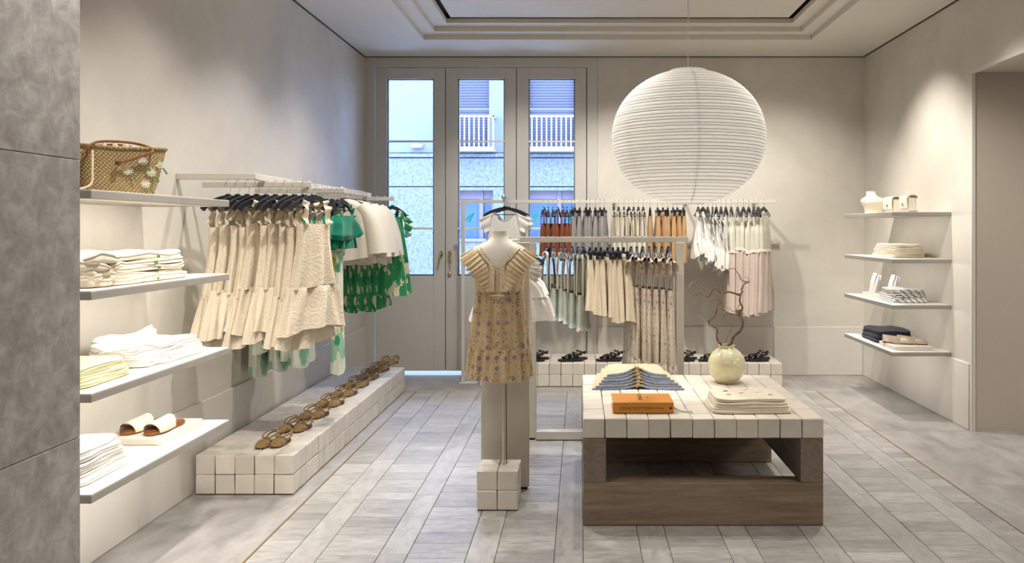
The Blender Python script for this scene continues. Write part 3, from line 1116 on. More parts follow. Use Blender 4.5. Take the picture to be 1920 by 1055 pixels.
for k, z in enumerate(SH):
    shelf(-1.999, -1.60, 2.6175, 3.647, z, 'cream wall shelf beside the grey marble pier, ' + NM[k], k >= 2, 1)
SR = [1.478, 1.143, .818, .484]
for k, z in enumerate(SR):
    shelf(2.209, 2.629, 5.668, 6.69, z, 'cream wall shelf on the right-hand wall, ' + NM[k], False, 1)
# ------------------------------------------------------------------ clothes rails
RT = .0075                               # half thickness of a rail
ZL = 1.605                               # top of the left rails
lr = thing('clothes_rail', 'cream bracket rail with three face-out arms along the left wall', 'rail', (-1.99, 4.9, ZL - .03))
part('wall_arm', G().box(-1.999, -1.605, 3.955, 3.985, ZL - .003, ZL + .027, .002), M['metal'], lr, True)
part('long_bar', G().box(-1.625, -1.605, 3.985, 6.15, ZL - .006, ZL + .026, .002), M['metal'], lr, True)
part('wall_arm', G().box(-1.999, -1.625, 6.12, 6.15, ZL - .004, ZL + .026, .002), M['metal'], lr, True)
ARMS = [(4.09, -1.375), (4.745, -1.398), (6.05, -1.408)]
for y, x in ARMS:
    a = part('face_out_arm', G().box(-1.93, x, y - .008, y + .008, ZL - .036, ZL - .007, .002), M['metal'], lr, True)
    for k in range(3):
        part('peg', G().tube([(x - .012 - k * .06, y, ZL - .008), (x - .012 - k * .06, y, ZL + .003)], .004), M['metal'], a, True)
YR = 7.05
ZR = at(0, 374.5, YR)[2]
br = thing('clothes_rail', 'long cream rail on brackets along the back wall', 'rail', (.3, YR, ZR - .03))
part('long_bar', G().box(-1.07, 1.725, YR - RT, YR + RT, ZR - .03, ZR, .002), M['metal'], br, True)
part('floor_post', G().box(-1.047, -1.017, YR - .012, YR + .012, .006, ZR - .03, .002), M['metal'], br, True)
part('post_foot', G().box(-1.06, -.90, YR - .05, YR + .05, .0005, .006, .001), M['metal'], br, True)
for x in (.31, .97, 1.60):
    part('bracket', G().box(x - .012, x + .012, YR + RT, YB - .001, ZR - .028, ZR - .004, .002), M['metal'], br, True)
XA = -.641
fa = part('front_arm', G().box(XA - .008, XA + .008, 6.72, YR, ZR - .028, ZR - .002, .002), M['metal'], br, True)
part('end_knob', G().lathe([(.0, -.022), (.014, -.017), (.021, 0), (.014, .017), (.0, .022)], 16, (XA, 6.71, ZR + .012)), M['chrome'], fa, True)

YM, ZM = 5.16, 1.306
mr = thing('clothes_rack', 'freestanding cream rack with broad end panels in the middle of the room', 'rack', (.07, 4.7, 0))
part('front_panel', G().box(-.517, -.267, 4.17, 4.20, .012, 1.287, .002), M['panel'], mr, True)
part('panel_foot', G().box(-.507, -.277, 4.175, 4.195, .001, .012), M['black'], mr, True)  # inset strip, black to carry the shadow line under the panel
part('rear_panel', G().box(-.53, -.284, YM - .015, YM + .015, .012, ZM - .04, .002), M['panel'], mr, True)
part('panel_foot', G().box(-.52, -.294, YM - .01, YM + .01, .001, .012), M['black'], mr, True)  # black here too, for the shadow line at the rear panel's base
part('side_rail', G().box(-.40, -.385, 4.20, YM - .0155, ZM - .045, ZM - .012, .002), M['metal'], mr, True)
part('long_rail', G().box(-.53, .695, YM - RT, YM + RT, ZM - .036, ZM, .002), M['metal'], mr, True)
part('end_post', G().box(.615, .665, YM - .03, YM + .03, .003, ZM - .0365, .002), M['metal'], mr, True)
part('base_bar', G().box(-.2835, .6145, YM - .035, YM + .035, .006, .06, .003), M['metal'], mr, True)

# ------------------------------------------------------------------ hangers


def hook(h=.0):
    return G().tube(smooth([(0, 0, -.078), (.004, 0, -.06), (.0165, 0, -.042), (.015, 0, -.012), (.0115, 0, .002), (0, 0, .0075), (-.0105, 0, .003), (-.0135, 0, -.012)], 26), .0017, 6).mesh('hook', M['chrome'])


HK = hook()


def hanger_curved(w=.17):
    g = G()
    for s in (-1, 1):
        p = smooth([(0, 0, -.078), (s * w * .3, 0, -.088), (s * w * .65, 0, -.108), (s * w * .92, 0, -.13), (s * w, 0, -.146)], 12)
        g.ribbon(p, (0, 1, 0), .014, .024)
    g.box(-.014, .014, -.008, .008, -.092, -.062, .003)
    g.box(-w * .7, w * .7, -.003, .003, -.134, -.129, .001)
    return ('clothes_hanger', [('body', g.mesh('body', M['hanger'])), ('hook', HK)])


def hanger_clip(w=.13):
    g = G().box(-w, w, -.006, .006, -.108, -.094, .002).box(-.012, .012, -.007, .007, -.098, -.066, .003)
    cl = G().box(-.014, .014, -.010, .010, -.142, -.088, .003).mesh('clip', M['hanger'])
    cl2 = cl.copy()
    for m_, s in ((cl, -1), (cl2, 1)):
        for v in m_.vertices:
            v.co.x += s * w * .82
    return ('clothes_hanger', [('body', g.mesh('body', M['hanger'])), ('hook', HK), ('clip', cl), ('clip', cl2)])


HC = hanger_curved()
HCs = hanger_curved(.135)
HP = hanger_clip()

# ------------------------------------------------------------------ garments (z measured down from the top of the rail)


def straps(x, d, zb, zt, w, m, name='strap', xt=None, lace=False, seed=0):
    """two over-the-hanger straps, front and back meeting on top"""
    out = []
    for s in (-1, 1):
        xt_ = x if xt is None else xt
        p = smooth([(s * x, -d, zb), (s * (x * .6 + xt_ * .4), -d * .95, zb * .5 + zt * .5), (s * xt_, -d * .7, zt - .012), (s * xt_, 0, zt), (s * xt_, d * .7, zt - .012),
                    (s * (x * .6 + xt_ * .4), d * .95, zb * .5 + zt * .5), (s * x, d, zb)], 22)
        g = G()
        if lace:
            o = np.array([(q[0] + s * (w * .5), q[1] * 1.25, q[2] + .006) for q in p])
            i_ = np.array([(q[0] - s * (w * .5), q[1], q[2]) for q in p])
            g.ruffle(i_, o, 5, .010, (0, -1, .4), 60, 4, seed)
        else:
            g.ribbon(p, (1, 0, 0), w, .003)
        out.append((name, g.mesh(name, m)))
    return out


def cream_dress(seed):
    P = [('bodice', G().cloth([(-.225, .125, .022, .002), (-.30, .122, .026, .004), (-.37, .13, .028, .007), (-.56, .17, .034, .017)], seed=seed, rows=22, hem=.004, skew=.006).mesh('bodice', M['cream']))]
    P.append(('hem_tier', G().cloth([(-.556, .168, .034, .016), (-.575, .175, .038, .018), (-.79, .235, .046, .027)], seed=seed + 1, rows=14, k=7, hem=.016, n=90).mesh('hem_tier', M['cream'])))
    P += straps(.085, .022, -.235, -.105, .04, M['lace'], 'lace_strap', .08, True, seed)
    return ('cream_dress', P)


def emerald(seed):
    P = [('body', G().cloth([(-.17, .115, .028, .007), (-.22, .12, .032, .012), (-.30, .13, .04, .012), (-.36, .14, .045, .014)], seed=seed, k=9).mesh('body', M['emerald']))]
    P.append(('flounce', G().cloth([(-.165, .12, .034, .012), (-.21, .165, .05, .020), (-.275, .20, .062, .026), (-.30, .175, .054, .020)], seed=seed + 2, rows=16, k=6, n=110, hem=.012).mesh('flounce', M['emerald'])))
    P += straps(.08, .026, -.18, -.10, .028, M['emerald'], 'strap', .075, True, seed)
    return ('emerald_blouse', P)


def shirt(seed):
    P = [('body', G().cloth([(-.075, .05, .022, 0), (-.09, .09, .03, 0), (-.12, .15, .04, .002), (-.20, .175, .05, .008), (-.50, .205, .062, .020)], seed=seed, e=.75, hem=.015).mesh('body', M['offwhite']))]
    for s in (-1, 1):
        p = smooth([(s * .125, 0, -.125), (s * .18, 0, -.20), (s * .215, 0, -.32), (s * .235, 0, -.46)], 12)
        P.append(('sleeve', G().tube(p, list(np.linspace(.045, .058, 12)), 14, cap=False).mesh('sleeve', M['offwhite'])))
    return ('loose_shirt', P)


def green_dress(seed, L=.72):
    P = [('body', G().cloth([(-.15, .09, .026, .003), (-.22, .105, .032, .006), (-.30, .115, .036, .006), (-.5, .15, .045, .018), (-L, .185, .056, .028)], seed=seed, k=7, hem=.01).mesh('body', M['greenprint']))]
    P += straps(.075, .03, -.17, -.10, .035, M['greenprint'], 'strap', .07)
    for s in (-1, 1):
        g = G().ruffle([(s * .075, .02, -.11), (s * .09, 0, -.125), (s * .10, -.02, -.19), (s * .105, -.025, -.30)], [(s * .12, .02, -.115), (s * .165, 0, -.14), (s * .175, -.03, -.22), (s * .13, -.035, -.32)], 5, .012, (.3 * s, -1, 0), 50, 4, seed)
        P.append(('ruffle', g.mesh('ruffle', M['greenprint'])))
    return ('green_print_dress', P)


def leaf_dress(seed, L=1.0):
    P = [('body', G().cloth([(-.14, .10, .022, .003), (-.30, .125, .028, .006), (-.7, .155, .036, .010), (-L, .175, .044, .014)], seed=seed, rows=30, hem=.012, k=6).mesh('body', M['leafprint']))]
    P += straps(.075, .022, -.16, -.10, .03, M['leafprint'], 'strap', .07)
    return ('leaf_print_dress', P)


def leaf_trousers(seed):
    P = [('waist', G().cloth([(-.115, .07, .016, .002), (-.15, .07, .02, .003), (-.40, .078, .028, .006)], seed=seed).mesh('waist', M['leafprint']))]
    for s in (-1, 1):
        P.append(('leg', G().cloth([(-.38, .040, .026, .004), (-.7, .042, .026, .006), (-1.09, .062, .032, .008)], n=28, rows=20, k=5, seed=seed + s, cx=s * .034, cy=s * .012, hem=.006).mesh('leg', M['leafprint'])))
    return ('leaf_print_trousers', P)


def white_top(seed):
    P = [('body', G().cloth([(-.12, .10, .022, .002), (-.20, .135, .034, .006), (-.30, .15, .045, .008), (-.44, .175, .055, .012)], seed=seed, ztop=lambda t: -.125 - .07 * math.exp(-(math.cos(t) / .55) ** 2)).mesh('body', M['white']))]
    for s in (-1, 1):
        g = G().ruffle([(s * .07, .025, -.11), (s * .085, 0, -.105), (s * .11, -.03, -.15), (s * .125, -.03, -.27)], [(s * .15, .03, -.125), (s * .19, 0, -.15), (s * .21, -.035, -.20), (s * .165, -.045, -.285)], 4, .012, (.2 * s, -1, .2), 50, 5, seed)
        P.append(('flutter_sleeve', g.mesh('flutter_sleeve', M['white'])))
    return ('flutter_blouse', P)


def romper(seed, m, L=.50, nm='romper'):
    P = [('body', G().cloth([(-.21, .10, .018, .003), (-.28, .115, .024, .006), (-.36, .12, .026, .007), (-L, .135, .03, .008)], seed=seed, k=6, hem=.008, n=48, rows=18).mesh('body', m))]
    P += straps(.07, .016, -.22, -.10, .03, m, 'strap', .07)
    return (nm, P)


def trousers(seed, m, L=.52, nm='trousers'):
    P = [('body', G().cloth([(-.125, .11, .014, .001), (-.15, .115, .017, .003), (-.28, .13, .026, .007), (-L, .145, .028, .008)], seed=seed, k=6, n=48, rows=18, hem=.005).mesh('body', m)),
         ('waistband', G().cloth([(-.115, .111, .015), (-.145, .114, .018)], rows=3, n=36, seed=seed).mesh('waistband', m))]
    return (nm, P)


def tank(seed, m, nm, body=(-.30, -.52), fl=.035):
    zb, L = body
    P = [('body', G().cloth([(zb, .115, .024, .002), (zb - .03, .118, .026, .003), (L + .02, .13, .03, .006), (L, .14, fl, .010)], seed=seed, k=6, hem=.006, n=48, rows=16).mesh('body', m))]
    for s in (-1, 1):
        p = smooth([(s * .095, -.021, zb - .005), (s * .085, -.019, zb * .5 - .06), (s * .075, -.010, -.118), (s * .075, 0, -.104), (s * .075, .010, -.118), (s * .085, .019, zb * .5 - .06), (s * .095, .021, zb - .005)], 24)
        P.append(('strap', G().ribbon(p, (1, 0, 0), .05, .004).mesh('strap', m), [('strap_trim', G().ribbon(p + np.array([s * .028, 0, 0]), (1, 0, 0), .004, .0055).mesh('strap_trim', M['tantrim']))]))
        c = smooth([(s * .076, -.012, -.126), (s * .076, -.009, -.108), (s * .076, 0, -.099), (s * .076, .009, -.108), (s * .076, .012, -.126)], 12)
        P.append(('shoulder_cap', G().ribbon(c, (1, 0, 0), .058, .006).mesh('shoulder_cap', M['mintcap'])))
    return (nm, P)


def blouse(seed):
    P = [('body', G().cloth([(-.12, .055, .012, .001), (-.22, .09, .020, .004), (-.34, .13, .032, .010), (-.44, .155, .042, .014)], seed=seed, k=7, rows=18).mesh('body', M['white'])),
         ('peplum', G().cloth([(-.40, .15, .040, .012), (-.45, .165, .046, .018), (-.57, .19, .050, .024)], seed=seed + 5, k=8, rows=14, hem=.03).mesh('peplum', M['white']))]
    for s in (-1, 1):
        g = G().ruffle([(s * .05, .012, -.125), (s * .075, 0, -.15), (s * .10, -.012, -.24), (s * .12, -.015, -.33)], [(s * .085, .03, -.14), (s * .13, .01, -.18), (s * .175, -.02, -.28), (s * .18, -.03, -.38)], 2.2, .007, (.2 * s, -1, .2), 50, 5, seed)
        P.append(('flutter_sleeve', g.mesh('flutter_sleeve', M['white'])))
    return ('white_blouse', P)


def pink_dress(seed):
    P = [('bodice', G().cloth([(-.19, .10, .024, .003), (-.28, .125, .036, .006), (-.44, .135, .042, .006)], seed=seed, k=7, rows=16).mesh('bodice', M['ecru'])),
         ('skirt', G().cloth([(-.435, .14, .046, .010), (-.46, .148, .05, .012), (-.80, .165, .044, .014), (-.98, .185, .048, .014)], seed=seed + 3, k=8, rows=22, hem=.01).mesh('skirt', M['pinkcheck']))]
    P.append(('waist_frill', G().cloth([(-.43, .138, .044, .006), (-.455, .155, .056, .012)], seed=seed, k=14, rows=4).mesh('waist_frill', M['ecru'])))
    P += straps(.08, .022, -.20, -.105, .02, M['ecru'], 'strap', .075)
    return ('pink_skirted_dress', P)


def skirt(seed):
    P = [('waistband', G().cloth([(-.125, .115, .016), (-.165, .118, .02, .001)], rows=3, n=36, seed=seed).mesh('waistband', M['skirt'])),
         ('body', G().cloth([(-.16, .118, .02, .002), (-.25, .14, .03, .009), (-.50, .20, .044, .021)], seed=seed, k=5, rows=20, hem=.01).mesh('body', M['skirt']))]
    return ('cream_skirt', P)


def floral_dress(seed):
    P = [('bodice', G().cloth([(-.33, .115, .024, .002), (-.36, .118, .026, .003), (-.44, .12, .027, .003)], seed=seed, rows=8, k=6).mesh('bodice', M['floral'])),
         ('skirt', G().cloth([(-.438, .122, .028, .005), (-.60, .15, .034, .010), (-.79, .18, .038, .012)], seed=seed, k=6, rows=20).mesh('skirt', M['floral'])),
         ('hem_tier', G().cloth([(-.786, .18, .038, .010), (-.81, .19, .044, .013), (-.91, .21, .050, .014)], seed=seed + 2, k=12, rows=8, hem=.01).mesh('hem_tier', M['floral']))]
    P += straps(.085, .02, -.335, -.105, .034, M['floral'], 'strap', .075)
    for s in (-1, 1):
        i_ = [(s * .09, -.02, -.25), (s * .085, -.018, -.17), (s * .08, 0, -.115), (s * .085, .018, -.17), (s * .09, .02, -.25)]
        o_ = [(s * .125, -.042, -.25), (s * .15, -.05, -.19), (s * .155, 0, -.135), (s * .15, .05, -.19), (s * .125, .042, -.25)]
        P.append(('ruffle', G().ruffle(i_, o_, 6, .010, (.4 * s, -.2, 1), 60, 5, seed).mesh('ruffle', M['floral'])))
    return ('floral_dress', P)


def ruffle_dress(seed):
    P = [('bodice', G().cloth([(-.16, .11, .028, .003), (-.24, .14, .04, .008)], seed=seed, rows=8).mesh('bodice', M['white'])),
         ('upper_tier', G().cloth([(-.225, .135, .042, .010), (-.26, .17, .05, .014), (-.325, .20, .058, .016)], seed=seed, k=9, rows=12, hem=.006).mesh('upper_tier', M['white'])),
         ('lower_tier', G().cloth([(-.31, .18, .05, .012), (-.34, .20, .06, .016), (-.455, .235, .068, .020)], seed=seed + 1, k=11, rows=12, hem=.008).mesh('lower_tier', M['white']))]
    P += straps(.085, .026, -.17, -.10, .035, M['white'], 'strap', .08, True, seed)
    return ('ruffled_white_dress', P)


def dotted_dress(seed):
    P = [('body', G().cloth([(-.13, .10, .028, .004), (-.25, .115, .036, .008), (-.32, .12, .036, .006), (-.62, .135, .05, .012)], seed=seed, k=8, rows=26).mesh('body', M['dotted']))]
    for s in (-1, 1):
        P.append(('ruffle', G().ruffle([(s * .06, .02, -.10), (s * .085, 0, -.105), (s * .105, -.02, -.15), (s * .11, -.025, -.21)], [(s * .12, .025, -.10), (s * .165, 0, -.115), (s * .18, -.03, -.17), (s * .15, -.035, -.235)], 7, .012, (.2 * s, -1, .3), 60, 5, seed).mesh('ruffle', M['dotted'])))
    return ('dotted_dress', P)


def variants(fn, n, *a):
    return [fn(11 * i + 3, *a) for i in range(n)]


def hang(protos, hg, spots, glabel, hlabel, cat, group, seed=0, hgroup=None, rj=3, zj=.015, zl=(1, 1)):
    """spots: (x, y, z of rail top, rotation in degrees)"""
    rr = random.Random(seed)
    for i, (x, y, z, rz) in enumerate(spots):
        a = R(rz + rr.uniform(-rj, rj))
        o = ORD[i]
        place(hg, (x, y, z), a, hlabel % o, 'hanger', hgroup or 'hangers of the ' + group)
        place(protos[i % len(protos)], (x, y, z), a, glabel % o, cat, group, (1, 1, (zl[0] + (zl[1] - zl[0]) * i / max(1, len(spots) - 1)) * (1 + rr.uniform(-zj, zj))))


# left wall: cream dresses on the first arm, sliver after sliver to the broad front one
zt = ZL - .007
n = 10
hang(variants(cream_dress, 4), HC, [(-1.80 + i * .0485, 4.09, zt, (74, 70, 77, 72, 68, 75, 70, 76, 72, 66)[i]) for i in range(n)],
     '%s cream embroidered dress counting from the left wall outward', 'black hanger holding the %s cream embroidered dress from the wall', 'dress', 'cream embroidered dresses', 1, rj=4, zj=.05)
a2 = 4.745
hang(variants(leaf_dress, 2, 1.02), HCs, [(-1.90 + i * .062, a2, zt, 90) for i in range(5)],
     '%s pale leaf-print dress behind the cream dresses, counting from the wall', 'black hanger holding the %s pale leaf-print dress from the wall', 'dress', 'pale leaf-print dresses', 2, rj=12, zj=.08)
hang(variants(emerald, 3), HCs, [(-1.57 + i * .033, a2, zt, 90 - i * 1.5) for i in range(4)] + [(-1.412, a2, zt, 82)],
     '%s emerald green ruffled blouse counting from the wall outward', 'black hanger holding the %s emerald blouse from the wall', 'blouse', 'emerald ruffled blouses', 3)
place(HP, (-1.438, a2 - .0, zt), R(90), 'black clip hanger holding the pale leaf-print trousers', 'hanger')
place(leaf_trousers(5), (-1.438, a2 - .0, zt), R(86), 'long pale leaf-print trousers hanging below the emerald blouses', 'trousers')
sv = variants(shirt, 3)
hang(sv, HC, [(-1.615, 5.44 + i * .05, ZL + .026, 0) for i in range(12)],
     '%s loose off-white shirt counting from the front along the left rail', 'black hanger holding the %s off-white shirt from the front', 'shirt', 'loose off-white shirts', 4, rj=6, zj=.05)
gv = variants(green_dress, 2, .84)
hang(gv, HCs, [(-1.76 + i * .075, 6.05, zt, 88) for i in range(4)],
     '%s green leaf-print dress counting from the wall, below the off-white shirts', 'black hanger holding the %s green leaf-print dress from the wall', 'dress', 'green leaf-print dresses', 5)
place(HCs, (-1.42, 6.05, zt), R(58), 'black hanger at the free end of the farthest left arm', 'hanger')
place(green_dress(77, .74), (-1.42, 6.05, zt), R(58), 'green leaf-print dress with ruffled sleeves at the end of the farthest arm', 'dress')

# back rail
xr = lambda p: (p - CX) * YR / F
hang(variants(white_top, 2), HC, [(XA + .01 * i, 6.78 + i * .07, ZR - .002, (4, -5, 8)[i]) for i in range(3)],
     '%s white flutter-sleeved top counting from the front on the knobbed arm', 'black hanger holding the %s white flutter-sleeved top from the front', 'top', 'white flutter-sleeved tops', 6)
hang(variants(romper, 3, M['rust'], .50, 'rust_romper'), HCs, [(xr(p), YR, ZR, 90 + (i % 3 - 1) * 5) for i, p in enumerate((1020, 1028, 1037, 1046, 1056, 1063, 1072))],
     '%s rust-brown romper from the left on the back rail', 'black hanger holding the %s rust-brown romper from the left', 'romper', 'rust-brown rompers', 7)
hang(variants(trousers, 3, M['grey'], .52, 'grey_trousers'), HP, [(xr(p), YR, ZR, 90 + (i % 3 - 1) * 7) for i, p in enumerate((1078, 1087, 1098, 1106, 1116, 1125, 1133))],
     '%s grey garment from the left on the back rail', 'black clip hanger holding the %s grey garment from the left', 'trousers', 'grey garments on clip hangers', 8)
hang(variants(tank, 3, M['ecru'], 'ecru_overall', (-.32, -.56)), HCs, [(xr(p), YR, ZR, 90 + (i % 2) * 4) for i, p in enumerate((1151, 1160, 1170, 1179, 1188, 1197, 1206))],
     '%s ecru strappy overall from the left on the back rail', 'black hanger holding the %s ecru overall from the left', 'overall', 'ecru strappy overalls', 9)
hang(variants(trousers, 3, M['tan'], .56, 'tan_overall'), HP, [(xr(p), YR, ZR, 90 + (i % 3 - 1) * 6) for i, p in enumerate((1219, 1233, 1243, 1252, 1262, 1270, 1281))],
     '%s tan garment from the left on the back rail', 'black clip hanger holding the %s tan garment from the left', 'trousers', 'tan garments on clip hangers', 10)
hang(variants(blouse, 3), HCs, [(xr(p), YR, ZR, 90 - i * 1.5) for i, p in enumerate((1309, 1318, 1327, 1336, 1343, 1352, 1361))],
     '%s white gathered blouse from the left on the back rail', 'black hanger holding the %s white gathered blouse from the left', 'blouse', 'white gathered blouses', 11, rj=9, zj=.03, zl=(.86, 1.1))
hang(variants(pink_dress, 3), HC, [(xr(p), YR, ZR, 84 - i * 3) for i, p in enumerate((1371, 1383, 1394, 1404, 1413, 1422, 1432))],
     '%s dress with ecru bodice and pink checked skirt from the left', 'black hanger holding the %s pink-skirted dress from the left', 'dress', 'pink-skirted dresses', 12, rj=7, zj=.05)

# middle rack
xm = lambda p: (p - CX) * YM / F
place(HCs, (-.392, 4.36, ZM - .012), R(3), 'black hanger holding the dotted white dress behind the front panel', 'hanger')
place(dotted_dress(4), (-.392, 4.36, ZM - .012), R(3), 'white dress with dark dots and ruffles just behind the front panel', 'dress')
hang(variants(ruffle_dress, 2), HC, [(-.392, 4.52 + i * .09, ZM - .012, (2, -3, 4, -2)[i]) for i in range(4)],
     '%s white tiered ruffle dress counting from the front panel backward', 'black hanger holding the %s white tiered dress from the front panel', 'dress', 'white tiered ruffle dresses', 13)
hang(variants(tank, 3, M['mint'], 'mint_tank', (-.33, -.53), .04), HCs, [(xm(p), YM, ZM, 90 + (i % 3 - 1) * 6) for i, p in enumerate((1028, 1038, 1051, 1061, 1073, 1084, 1093))],
     '%s pale mint tank top from the left on the middle rack', 'black hanger holding the %s pale mint tank top from the left', 'top', 'pale mint tank tops', 14, rj=6, zj=.02, zl=(.93, 1.13))
hang(variants(skirt, 3), HP, [(xm(p), YM, ZM, 90 + (-4, 2, -3, 5, 0, 6, 9)[i]) for i, p in enumerate((1106, 1117, 1127, 1139, 1149, 1159, 1169))],
     '%s cream twill skirt from the left on the middle rack', 'black clip hanger holding the %s cream twill skirt from the left', 'skirt', 'cream twill skirts', 15, rj=6, zj=.02, zl=(.95, 1.07))
hang(variants(floral_dress, 3), HCs, [(xm(p), YM, ZM, 90 + (3, -4, 2, -3, 4, 0, -3)[i]) for i, p in enumerate((1183, 1194, 1205, 1217, 1229, 1241, 1253))],
     '%s cream floral dress with ruffled straps from the left', 'black hanger holding the %s cream floral dress from the left', 'dress', 'cream floral dresses', 16, rj=7, zj=.015, zl=(.95, 1.03))
# ------------------------------------------------------------------ paper lantern
LX, LY, LZ = .566, 4.2, 1.836
la = thing('paper_lantern', 'large white ribbed paper lantern hanging over the display table', 'lantern', (LX, LY, LZ))
RX, RZ = .401, .354
prof = []
nb = 44
rr = random.Random(5)
zr = [-.975 + 1.95 * i / nb + (rr.uniform(-.006, .006) if 0 < i < nb else 0) for i in range(nb + 1)]
for i in range(nb):
    for q in (0.0, .34, .67):
        u = zr[i] + (zr[i + 1] - zr[i]) * q
        rad = RX * (1 - abs(u) ** 2.1) ** .5
        prof.append((rad - (0.007 if q == 0 else 0.0), u * RZ))
prof.append((RX * (1 - .975 ** 2.1) ** .5, .975 * RZ))
sh = part('shade', G().lathe(prof, 112, (0, 0, 0)), M['paper'], la, ang=180)
ribm = G().tube([(math.cos(t), math.sin(t), 0) for t in np.linspace(0, 2 * math.pi, 65)[:-1]], .0042, 4, closed=True).mesh('rib', M['bamboo'])
for u in zr[1:-1]:
    rad = RX * (1 - abs(u) ** 2.1) ** .5 - .0065
    o = part('rib', ribm, None, la)
    o.location = (0, 0, u * RZ)
    o.scale = (rad, rad, .4)
part('top_cap', G().lathe([(.10, .335), (.095, .352), (.07, .357), (.0, .358)], 40), M['paper'], la)
part('bottom_ring', G().tube([(.085 * math.cos(t), .085 * math.sin(t), -.345) for t in np.linspace(0, 6.283, 41)[:-1]], .003, 6, closed=True), M['bamboo'], la)
for k in range(3):
    a = R(-90 + 55 * (k - 1))
    part('frame_rod', G().tube([(.93 * RX * (1 - abs(u) ** 2.1) ** .5 * math.cos(a), .93 * RX * (1 - abs(u) ** 2.1) ** .5 * math.sin(a), u * RZ) for u in np.linspace(-.95, .95, 26)], .003, 5), M['bamboo'], la)
inner_fill = bpy.data.lights.new('lantern_bulb', 'POINT')  # unseen light added inside to brighten the paper shade
inner_fill.energy = 2.0
inner_fill.color = (1, .96, .9)
inner_fill.shadow_soft_size = .06
bo = bpy.data.objects.new('lantern_bulb', inner_fill)
C.objects.link(bo)
bo.parent = la
part('cord', G().tube([(0, 0, .35), (0, 0, 3.068 - LZ)], .0022, 6), M['beltwhite'], la)

# ------------------------------------------------------------------ mannequin and its dress
MX, MY = -.400, 3.95
mq = thing('mannequin', 'headless white child mannequin on a pole over a four-by-two stack of clay cubes', 'mannequin', (MX, MY, 0))
rings = []
for z, hw, hd, yo, e in ((1.345, .030, .030, .014, 1), (1.347, .036, .036, .014, 1), (1.340, .038, .038, .014, 1), (1.325, .039, .039, .012, 1), (1.312, .045, .043, .009, 1), (1.298, .060, .048, .006, .95), (1.286, .085, .054, .004, .9),
                         (1.273, .111, .060, .002, .85), (1.256, .136, .067, 0, .8), (1.235, .149, .074, 0, .8), (1.20, .138, .084, -.004, .85), (1.15, .122, .088, -.006, .9), (1.08, .110, .082, -.004, .9),
                         (1.0, .106, .078, 0, .9), (.92, .118, .084, 0, .9), (.86, .120, .086, 0, .9)):
    rings.append([(hw * math.copysign(abs(math.cos(t)) ** e, math.cos(t)), yo + hd * math.copysign(abs(math.sin(t)) ** e, math.sin(t)), z) for t in np.linspace(0, 2 * math.pi, 41)[:-1]])
part('torso', G().loft(rings, True, True), M['mannequin'], mq, ang=55)
part('pole', G().tube([(.022, 0, .195), (.022, 0, .87)], .0065, 12), M['panel'], mq)
part('pole_cable', G().tube([(.036, -.006, .20), (.034, -.006, .87)], .002, 6), M['ink'], mq)
part('base_core', G().box(-.094, .094, -.094, .094, .002, .188), M['joint'], mq)
rr = random.Random(3)
for i in (0, 1):
    for j in (0, 1):
        for k in (0, 1):
            putblock(mq, -.05 + .1 * i, -.05 + .1 * j, .004 + .0945 * k, .0972, .0972, .0925, rr)

DR = thing('printed_dress', 'beige child dress with dark floral dots and ruffled V-neck worn by the mannequin', 'dress', (MX, MY, .63))


def bod(t):
    f = max(0, -math.sin(t))
    return .605 + .045 * abs(math.cos(t)) ** 2 - .055 * f ** 6 - (0.025 * max(0, math.sin(t)) ** 2)


part('bodice', G().cloth([(.66, .128, .070, 0), (.62, .140, .080, 0), (.58, .145, .090, 0), (.52, .130, .096, .002), (.42, .116, .090, .004)], n=72, rows=22, k=16, seed=3, ztop=lambda t: bod(t) - .012), M['dressplain'], DR)
# V inset: a strip up the chest to the neck
for s in (-1, 1):
    p = smooth([(s * .026, -.098, .425), (s * .026, -.104, .50), (s * .026, -.100, .555), (s * .060, -.088, .595), (s * .088, -.060, .632), (s * .098, 0, .645), (s * .09, .05, .63)], 40)
    part('neck_band', G().ribbon(p, smooth([(1, 0, 0), (1, 0, 0), (1, 0, .2), (.8, -.1, .5 * -s), (.8, -.2, -.5 * s), (1, 0, -.3 * s), (1, 0, 0)], 40), .026, .004), M['dressband'], DR)
    i_ = [(s * .034, -.106, .435), (s * .038, -.108, .49), (s * .046, -.106, .545), (s * .075, -.092, .585), (s * .104, -.060, .622), (s * .112, 0, .636), (s * .105, .055, .615)]
    o_ = [(s * .045, -.122, .425), (s * .085, -.125, .465), (s * .115, -.122, .50), (s * .142, -.108, .53), (s * .172, -.075, .568), (s * .190, 0, .595), (s * .165, .06, .58)]
    part('ruffle', G().ruffle(i_, o_, 14, .0075, (.25 * s, -1, .5), 220, 7, 4 + s), M['dressplain'], DR)
part('skirt', G().cloth([(.43, .113, .088, .004), (.39, .118, .094, .008), (.28, .132, .104, .010), (.14, .146, .114, .012)], n=150, rows=30, k=13, seed=8), M['dress'], DR)
part('hem_tier', G().cloth([(.146, .146, .114, .011), (.125, .151, .12, .013), (.0, .162, .132, .015)], n=150, rows=14, k=15, seed=9, hem=.008), M['dress'], DR)
part('waist_tie', G().tube(smooth([(-.035, -.105, .405), (0, -.11, .408), (.035, -.106, .405)], 10), .0035, 6), M['dressplain'], DR)

# ------------------------------------------------------------------ folded stacks
SEED = [100]


